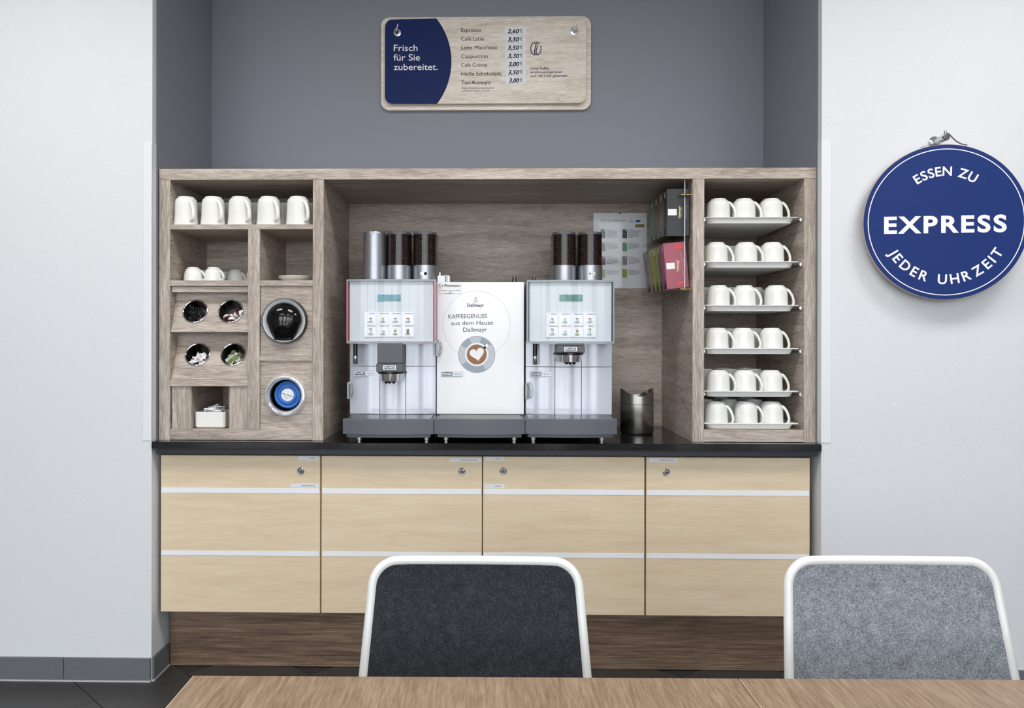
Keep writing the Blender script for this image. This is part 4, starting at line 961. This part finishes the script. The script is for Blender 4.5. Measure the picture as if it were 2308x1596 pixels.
BW_, BH_ = PX(1554, .03)-PX(1502, .03), PZ(424, .03, 1530)-PZ(530, .03, 1530)
xl_ = PX(1502, .03); y = .03
for k, (col, lab, d, tint) in enumerate((((32, 33, 37), 'black tea box with gold lettering, front of the upper rack row', .058, None), ((112, 92, 80), 'brown tea box directly behind the black one', .085, (165, 130, 50)),
                                   ((104, 86, 76), 'brown tea box third in the upper rack row', .085, (176, 140, 60)), ((84, 124, 78), 'green tea box at the back of the upper rack row', .085, (110, 150, 90)))):
    tea_box(col, lab, xl_, zshelf[0], y, BW_, BH_, d, 0, 'black' if k == 0 else None, tint=tint); y += d+.002
y = .034; xl2 = PX(1504, .03)
for k, (col, lab, d, tint) in enumerate((((160, 78, 96), 'red tea box with orange corners, front of the lower rack row', .05, None), ((104, 70, 82), 'dark purple tea box directly behind the red one', .06, None),
                                   ((124, 132, 46), 'olive green tea box third in the lower rack row', .07, (150, 156, 60)), ((134, 140, 50), 'olive green tea box fourth in the lower rack row, beside the mauve one', .07, (110, 120, 50)), ((138, 112, 122), 'mauve tea box leaning at the back of the lower rack row', .085, (170, 120, 80)))):
    ln = math.radians(5.2 + .55*k); tea_box(col, lab, xl2-.001*k, zshelf[1], y, BW_*.97, BH_*.98, d, ln, 'red' if k == 0 else None, tint=tint); y += d+.0025

# ================================================================== MENU BOARD
YG = YB-.02
q0, q1 = at(858.5, 248.5, YG), at(1332, 36.5, YG)
mn = thing('menu_board', 'oak menu board with blue panel and handwritten prices on the grey wall', 'sign', ((q0.x+q1.x)/2, YB, q0.z))
put('backing_board', MB().prism(rrect(q0.x, q1.x, q0.z, q1.z, .038, 10), YG, YB-.001), PRINT_OAK, mn)
YF_ = YG-.022; f0, f1 = at(867.5, 234, YF_), at(1321.5, 41.5, YF_); rr = .033
fpts = rrect(f0.x, f1.x, f0.z, f1.z, rr, 10)
put('front_board', MB().prism(fpts, YF_, YG-.006), PRINT_OAK, mn)
ym = YF_-.0006
arc = [at(983.5, 41.5, ym), at(1017.5, 137, ym), at(985, 234, ym)]
A_, B_, C_ = [(v.x, v.z) for v in arc]
def circ3(A, B, C_2):
    ax, ay, bx, by, cx, cy = *A, *B, *C_2; d = 2*(ax*(by-cy)+bx*(cy-ay)+cx*(ay-by))
    ux = ((ax*ax+ay*ay)*(by-cy)+(bx*bx+by*by)*(cy-ay)+(cx*cx+cy*cy)*(ay-by))/d; uy = ((ax*ax+ay*ay)*(cx-bx)+(bx*bx+by*by)*(ax-cx)+(cx*cx+cy*cy)*(bx-ax))/d
    return ux, uy, math.hypot(ax-ux, ay-uy)
ox, oz, orr = circ3(A_, B_, C_); a_t = math.atan2(A_[1]-oz, A_[0]-ox); a_b = math.atan2(C_[1]-oz, C_[0]-ox)
bp = [p_ for p_ in fpts if p_[0] < f0.x+rr+1e-6] + [(ox+orr*math.cos(a_b+(a_t-a_b)*k/30), oz+orr*math.sin(a_b+(a_t-a_b)*k/30)) for k in range(31)]
put('blue_panel', MB().prism(bp, ym, YF_+.0001), MENUBLUE, mn)
yt = ym-.0006
for t_, l_, r_, py in (('Frisch', 887.5, 941, 115), ('für Sie', 887, 946.5, 136.5), ('zubereitet.', 887.5, 986.5, 158)): letters(mn, WHITEP, t_, l_, r_, py, 14, yt)
yt = YF_-.0005
names = [('Espresso', 1039.5, 1084), ('Café Latte', 1039.5, 1091), ('Latte Macchiato', 1039.5, 1121.5), ('Cappuccino', 1039.5, 1099.5), ('Café Crème', 1039.5, 1098), ('Heiße Schokolade', 1039.5, 1130.5), ('Tee-Auswahl', 1039.5, 1104.5)]
prices = ['2,60', '3,50', '3,50', '3,30', '3,00', '3,50', '3,00']
for k, (t_, l_, r_) in enumerate(names):
    letters(mn, INK, t_, l_, r_, 72+k*19.7, 8.6, yt)
    g0, g1 = at(1138.8, 78.4+k*18.55, YF_), at(1184.6, 61+k*18.55, YF_)
    pt = put('price_tag', MB().box(g0.x, g1.x, YF_-.0016, YF_, g0.z, g1.z), STICKER, mn)
    letters(pt, MARKER, prices[k], 1143+(.5, 1.5, 1, 1.5, 3, 2, 4)[k], 1170.5, 75+k*18.5, 9.2, YF_-.0022, 'price', bold=.022, shear=.25)
    letters(pt, NAVY, '€', 1172, 1178, 73.5+k*18.5, 8.6, YF_-.0022, 'price')
letters(mn, INK, 'English Breakfast, eine Auswahl', 1041, 1114, 200, 3.4, yt); letters(mn, INK, 'an Kräuter- und Früchtetees', 1041, 1104.5, 206.3, 3.4, yt)
letters(mn, NAVY, 'Unser Kaffee', 1195.5, 1237, 156.5, 5, yt, bold=.012); letters(mn, NAVY, 'ist schonend geröstet', 1195.5, 1266, 165, 5, yt, bold=.012); letters(mn, NAVY, 'und 100 % fair gehandelt.', 1195.5, 1280, 173.5, 5, yt, bold=.012)
bl_ = MB(); q = at(1207.5, 109.5, yt); sc1 = PX(1219.5, yt)-PX(1207.5, yt); e = sc1/12
def pline(pts, w=.9): bl_.tube([(q.x+a*e, yt, q.z+b*e) for a, b in pts], w*e, 6, flat=1, up=Vector((0, 1, 0)))
pline([(-1.5*1 + -10*math.sin(t)**1 * .98, 14.5*math.cos(t)) for t in [PI*k/20 for k in range(21)]]); pline([(-1.5+1.6*math.sin(2*PI*k/20)*-1 + (.8 if True else 0)*(1-k/10), -14.5+29*k/20) for k in range(21)][::-1])
pline([(2+10*math.sin(t), 14.5*math.cos(t)) for t in [PI*(k+8.5)/22 for k in range(14)]]); pline([(2+9*math.sin(t), 14.5*math.cos(t)) for t in [PI*k/20 for k in range(6)]]); pline([(2-1.6*math.sin(2*PI*k/20)+.8*(1-k/10), -14.5+29*k/20) for k in range(21)])
bl_.flat(ell(q.x+11*e, q.z+5.3*e, 1.2*e, 1.2*e, 10), yt-.0004); put('bean_emblem', bl_, NAVY, mn)
for px, py in ((895.5, 74), (1294, 70.5)):
    q = at(px, py, YF_); h_ = MB(); h_.lathe([(.0165, 0), (.0165, .003), (.012, .0035), (.0001, .0035)], 32, xf=T(q.x, YF_, q.z) @ RX(PI/2)); h_.lathe([(.0085, 0), (.0085, .034), (.0075, .0355), (.0001, .0355)], 24, xf=T(q.x, YF_, q.z) @ RX(PI/2))
    h_.tube([(q.x, YF_-.028, q.z+.004), (q.x+.006, YF_-.03, q.z+.026)], .003, 12); put('standoff_hook', h_, STEEL, mn)

# ================================================================== ROUND SIGN
c_px, c_py = 2130.5, 500.5
SY = math.radians(7.0); sx_w = 1.70
Ysg = YW-.062-(.5)*math.tan(RIGHT_YAW)
cs = at(c_px, c_py, Ysg); RS = .2725
rs = thing('round_sign', 'round blue sign reading ESSEN ZU EXPRESS JEDER UHRZEIT hanging on white wall', 'sign', cs, (0, 0, -SY))
put('disc', MB().lathe([(.0001, 0), (RS-.001, 0), (RS, -.001), (RS, -.016), (RS-.001, -.017), (.0001, -.017)], 96, xf=RX(PI/2)), mat('sign_edge_wood', (186, 170, 158), .5), rs, False)
put('blue_face', MB().lathe([(.0001, .0006), (RS-.0015, .0006), (RS-.0015, 0)], 96, xf=RX(PI/2), cap0=False, cap1=False, smooth=False), SIGNBLUE, rs, False)
rm_ = MB(); ringpts(rm_, 0, 0, .2540, .2572, -.0012, 0, 120); put('white_ring', rm_, WHITEP, rs, False)
u = RS/174.5
vs, fs, w = glyphs('EXPRESS', .032, 0, 1.2, 'CENTER')
put('lettering', MB().add([(a, -.0012, b) for a, b in vs], fs, 0, False, T(-.002, 0, -.036) @ S(2*.2005/w, 1, 35.5*u)), WHITEP, rs, False)
def arctext(t, r, spread, top, cap, bold):
    mb = MB(); ws = [max(glyphs(c, bold)[2], .15) if c != ' ' else .42 for c in t]; gap = .26; tot = sum(ws)+gap*(len(t)-1); pos = 0
    for c, w_ in zip(t, ws):
        f = (pos+w_/2)/tot-.5; pos += w_+gap
        if c == ' ': continue
        a = f*spread
        M = RY(a) @ T(0, -.0012, r) if top else RY(-a) @ T(0, -.0012, -r-cap)
        mb.text(c, M @ S(cap, 1, cap), 0, bold=bold, align='CENTER')
    return mb
put('lettering', arctext('ESSEN ZU', 104*u, math.radians(68), True, 20*u, .018), WHITEP, rs, False)
put('lettering', arctext('JEDER UHRZEIT', 118*u, math.radians(122), False, 21*u, .018), WHITEP, rs, False)
# hook and strap
hk = at(2134.5, 309, cs.y-.012); wn = Vector((-math.sin(RIGHT_YAW), -math.cos(RIGHT_YAW), 0))
ywall = YW-(hk.x-XR)*math.tan(RIGHT_YAW)
hkt = thing('wall_hook', 'turned steel wall hook carrying the round blue sign', 'hook', (hk.x, ywall, hk.z))
dl = ywall-hk.y; Hm = MB(); Mh = RX(PI/2)
Hm.lathe([(.022, 0), (.022, .004), (.014, .010), (.0105, .012), (.0105, dl), (.0095, dl+.0015), (.0001, dl+.0015)], 36, xf=Mh); Hm.tube([(0, -dl+.008, .008), (-.004, -dl+.006, .0245)], .0045, 14)
put('hook', Hm, STEEL, hkt, False)
stp = MB(); Yl = cs.y+.008-hk.y
def strap(pts, w=.010):
    vs = []; 
    for a, b, y in pts: vs += [(a, y-w/2, b), (a, y+w/2, b), (a, y+w/2, b+.0012), (a, y-w/2, b+.0012)]
    for i in range(len(pts)-1):
        for k in range(4): stp.add(vs, [(i*4+k, (i+1)*4+k, (i+1)*4+(k+1) % 4, i*4+(k+1) % 4)], 0, True)
S2W = lambda px, py: (at(px, py, cs.y).x-cs.x, at(px, py, cs.y).z-cs.z)
L1 = [S2W(*q) for q in ((2079, 331), (2092, 327.5), (2103, 322), (2114, 313), (2123, 304), (2130, 300.5), (2138, 303), (2146, 312), (2154, 319), (2164, 325), (2178, 328.5))]
strap([(a, b, .004+.008*(-abs(i-5)/5+1)*-1) for i, (a, b) in enumerate(L1)])
put('strap', stp, mat('strap_silver_grey', (150, 142, 134), .35, .5), rs, False)

# ================================================================== TABLES AND CHAIRS
ZTAB = .74; e0 = atz(437, 1522.5, ZTAB); e1 = atz(2300, 1532, ZTAB); sm = atz(1664, 1527.5, ZTAB)
tyaw = math.atan2(e1.y-e0.y, e1.x-e0.x)
def table(x0, x1, label):
    t = thing('dining_table', label, 'table', (e0.x+x0*math.cos(tyaw), e0.y+x0*math.sin(tyaw), 0), (0, 0, tyaw), 'dining tables pushed together'); w = x1-x0; d = .80
    put('table_top', MB().box(0, w, -d, 0, ZTAB-.028, ZTAB, b=.0012), [TABLEW], t, False)
    put('edge_band', MB().box(-.0006, w+.0006, -.0002, .0009, ZTAB-.027, ZTAB-.001), mat('edge_dark', (120, 96, 66), .5), t, False)
    put('edge_band', MB().box(-.0012, 0, -d, 0, ZTAB-.027, ZTAB-.0006), mat('edge_light', (216, 196, 172), .45), t, False)
    for a in (.10, w-.14):
        for b in (-.12, -d+.08): put('leg', MB().box(a, a+.045, b, b+.045, 0, ZTAB-.029, b=.003), WTRIM, t, False)
    return t
wd1 = (sm-e0).length-.001
table(0, wd1, 'beech dining table in the foreground, left of the seam'); table(wd1+.003, wd1+1.25, 'beech dining table in the foreground, right of the seam')
def chair(cx_px, felt, label):
    pt = atz(cx_px, 1254.5, .842)
    t = thing('dining_chair', label, 'chair', (pt.x, pt.y-.27, 0), group='white framed felt chairs')
    zt, zb = .842, .46
    def prof(z): f = (zt-z)/(zt-zb); return .27-.075*f-.02*f*f, .2015+.016*min(f/.58, 1)-.03*max(0, f-.58)   # y, half width
    def pt3(sx, z, r): y, hw = prof(z); return Vector((sx*(hw-r), y, z))
    # rim path: up one side, round the corner, across the top, down
    path = []; rc = .045
    for k in range(11): z = zb+(zt-.008-rc-zb)*k/10; y, hw = prof(z); path.append((-hw+.008, y, z))
    y, hw = prof(zt)
    for k in range(1, 9): a = PI-PI/2*k/8; z = zt-.008-rc+rc*math.sin(a); path.append((-prof(z)[1]+.008+rc*(1+math.cos(a)), prof(z)[0], z))
    for k in range(1, 12): path.append(((-hw+.008+rc)+(2*(hw-.008-rc))*k/12, y+.003*math.sin(PI*k/12), zt-.008))
    path += [(-a, b, c) for a, b, c in path[:19][::-1]]
    put('rim', MB().tube(path, .0088, 14, flat=1.0), CHAIRW, t, False)
    def sheet(y_off, ins, thick):
        mb = MB(); rows = 22; cols = 20; vs = []
        top = zt-.010
        for s_ in (0, 1):
            for i in range(rows+1):
                zz = zb+.0+(top-zb)*i/rows; yy, hw = prof(zz); w = hw-.010-ins; dz = top-zz
                if dz < rc: w -= rc-math.sqrt(max(0, rc*rc-(rc-dz)**2))
                for j in range(cols+1): f = -1+2*j/cols; vs.append((w*f, yy+y_off+.004*(1-f*f)+s_*thick, zz))
        n = (rows+1)*(cols+1)
        for i in range(rows):
            for j in range(cols):
                a = i*(cols+1)+j; f = (a, a+1, a+cols+2, a+cols+1); mb.add(vs, [f], 0, True); mb.add(vs, [tuple(n+q_ for q_ in f)[::-1]], 0, True)
        bd_ = [i*(cols+1) for i in range(rows+1)] + [rows*(cols+1)+j for j in range(1, cols+1)] + [i*(cols+1)+cols for i in range(rows-1, -1, -1)] + [j for j in range(cols-1, 0, -1)]
        mb.add(vs, [(bd_[k], bd_[(k+1) % len(bd_)], n+bd_[(k+1) % len(bd_)], n+bd_[k]) for k in range(len(bd_))], 0)
        return mb
    put('backrest_felt', sheet(-.004, 0, .006), felt, t, False); put('backrest_shell', sheet(.0025, -.002, .004), CHAIRW, t, False)
    se = MB().prism([(a, b) for a, b in rrect(-.215, .215, -.22, .20, .05)], .44, .455, xf=Matrix(((1, 0, 0, 0), (0, 0, 1, 0), (0, 1, 0, 0), (0, 0, 0, 1))))
    put('seat', se, CHAIRW, t, False); sf = MB().prism([(a, b) for a, b in rrect(-.205, .205, -.21, .17, .045)], .456, .466, xf=Matrix(((1, 0, 0, 0), (0, 0, 1, 0), (0, 1, 0, 0), (0, 0, 0, 1)))); put('seat_felt', sf, felt, t, False)
    for sx in (-1, 1):
        for sy in (-1, 1): put('leg', MB().tube([(sx*.17, sy*.15-.01, .44), (sx*.215, sy*.2-.01, .0)], .0095, 12), CHAIRW, t, False)
    return t
chair(1072, FELTD, 'white framed chair with charcoal felt back, in front of the cabinets'); chair(2004, FELTG, 'white framed chair with light grey felt back at the right')
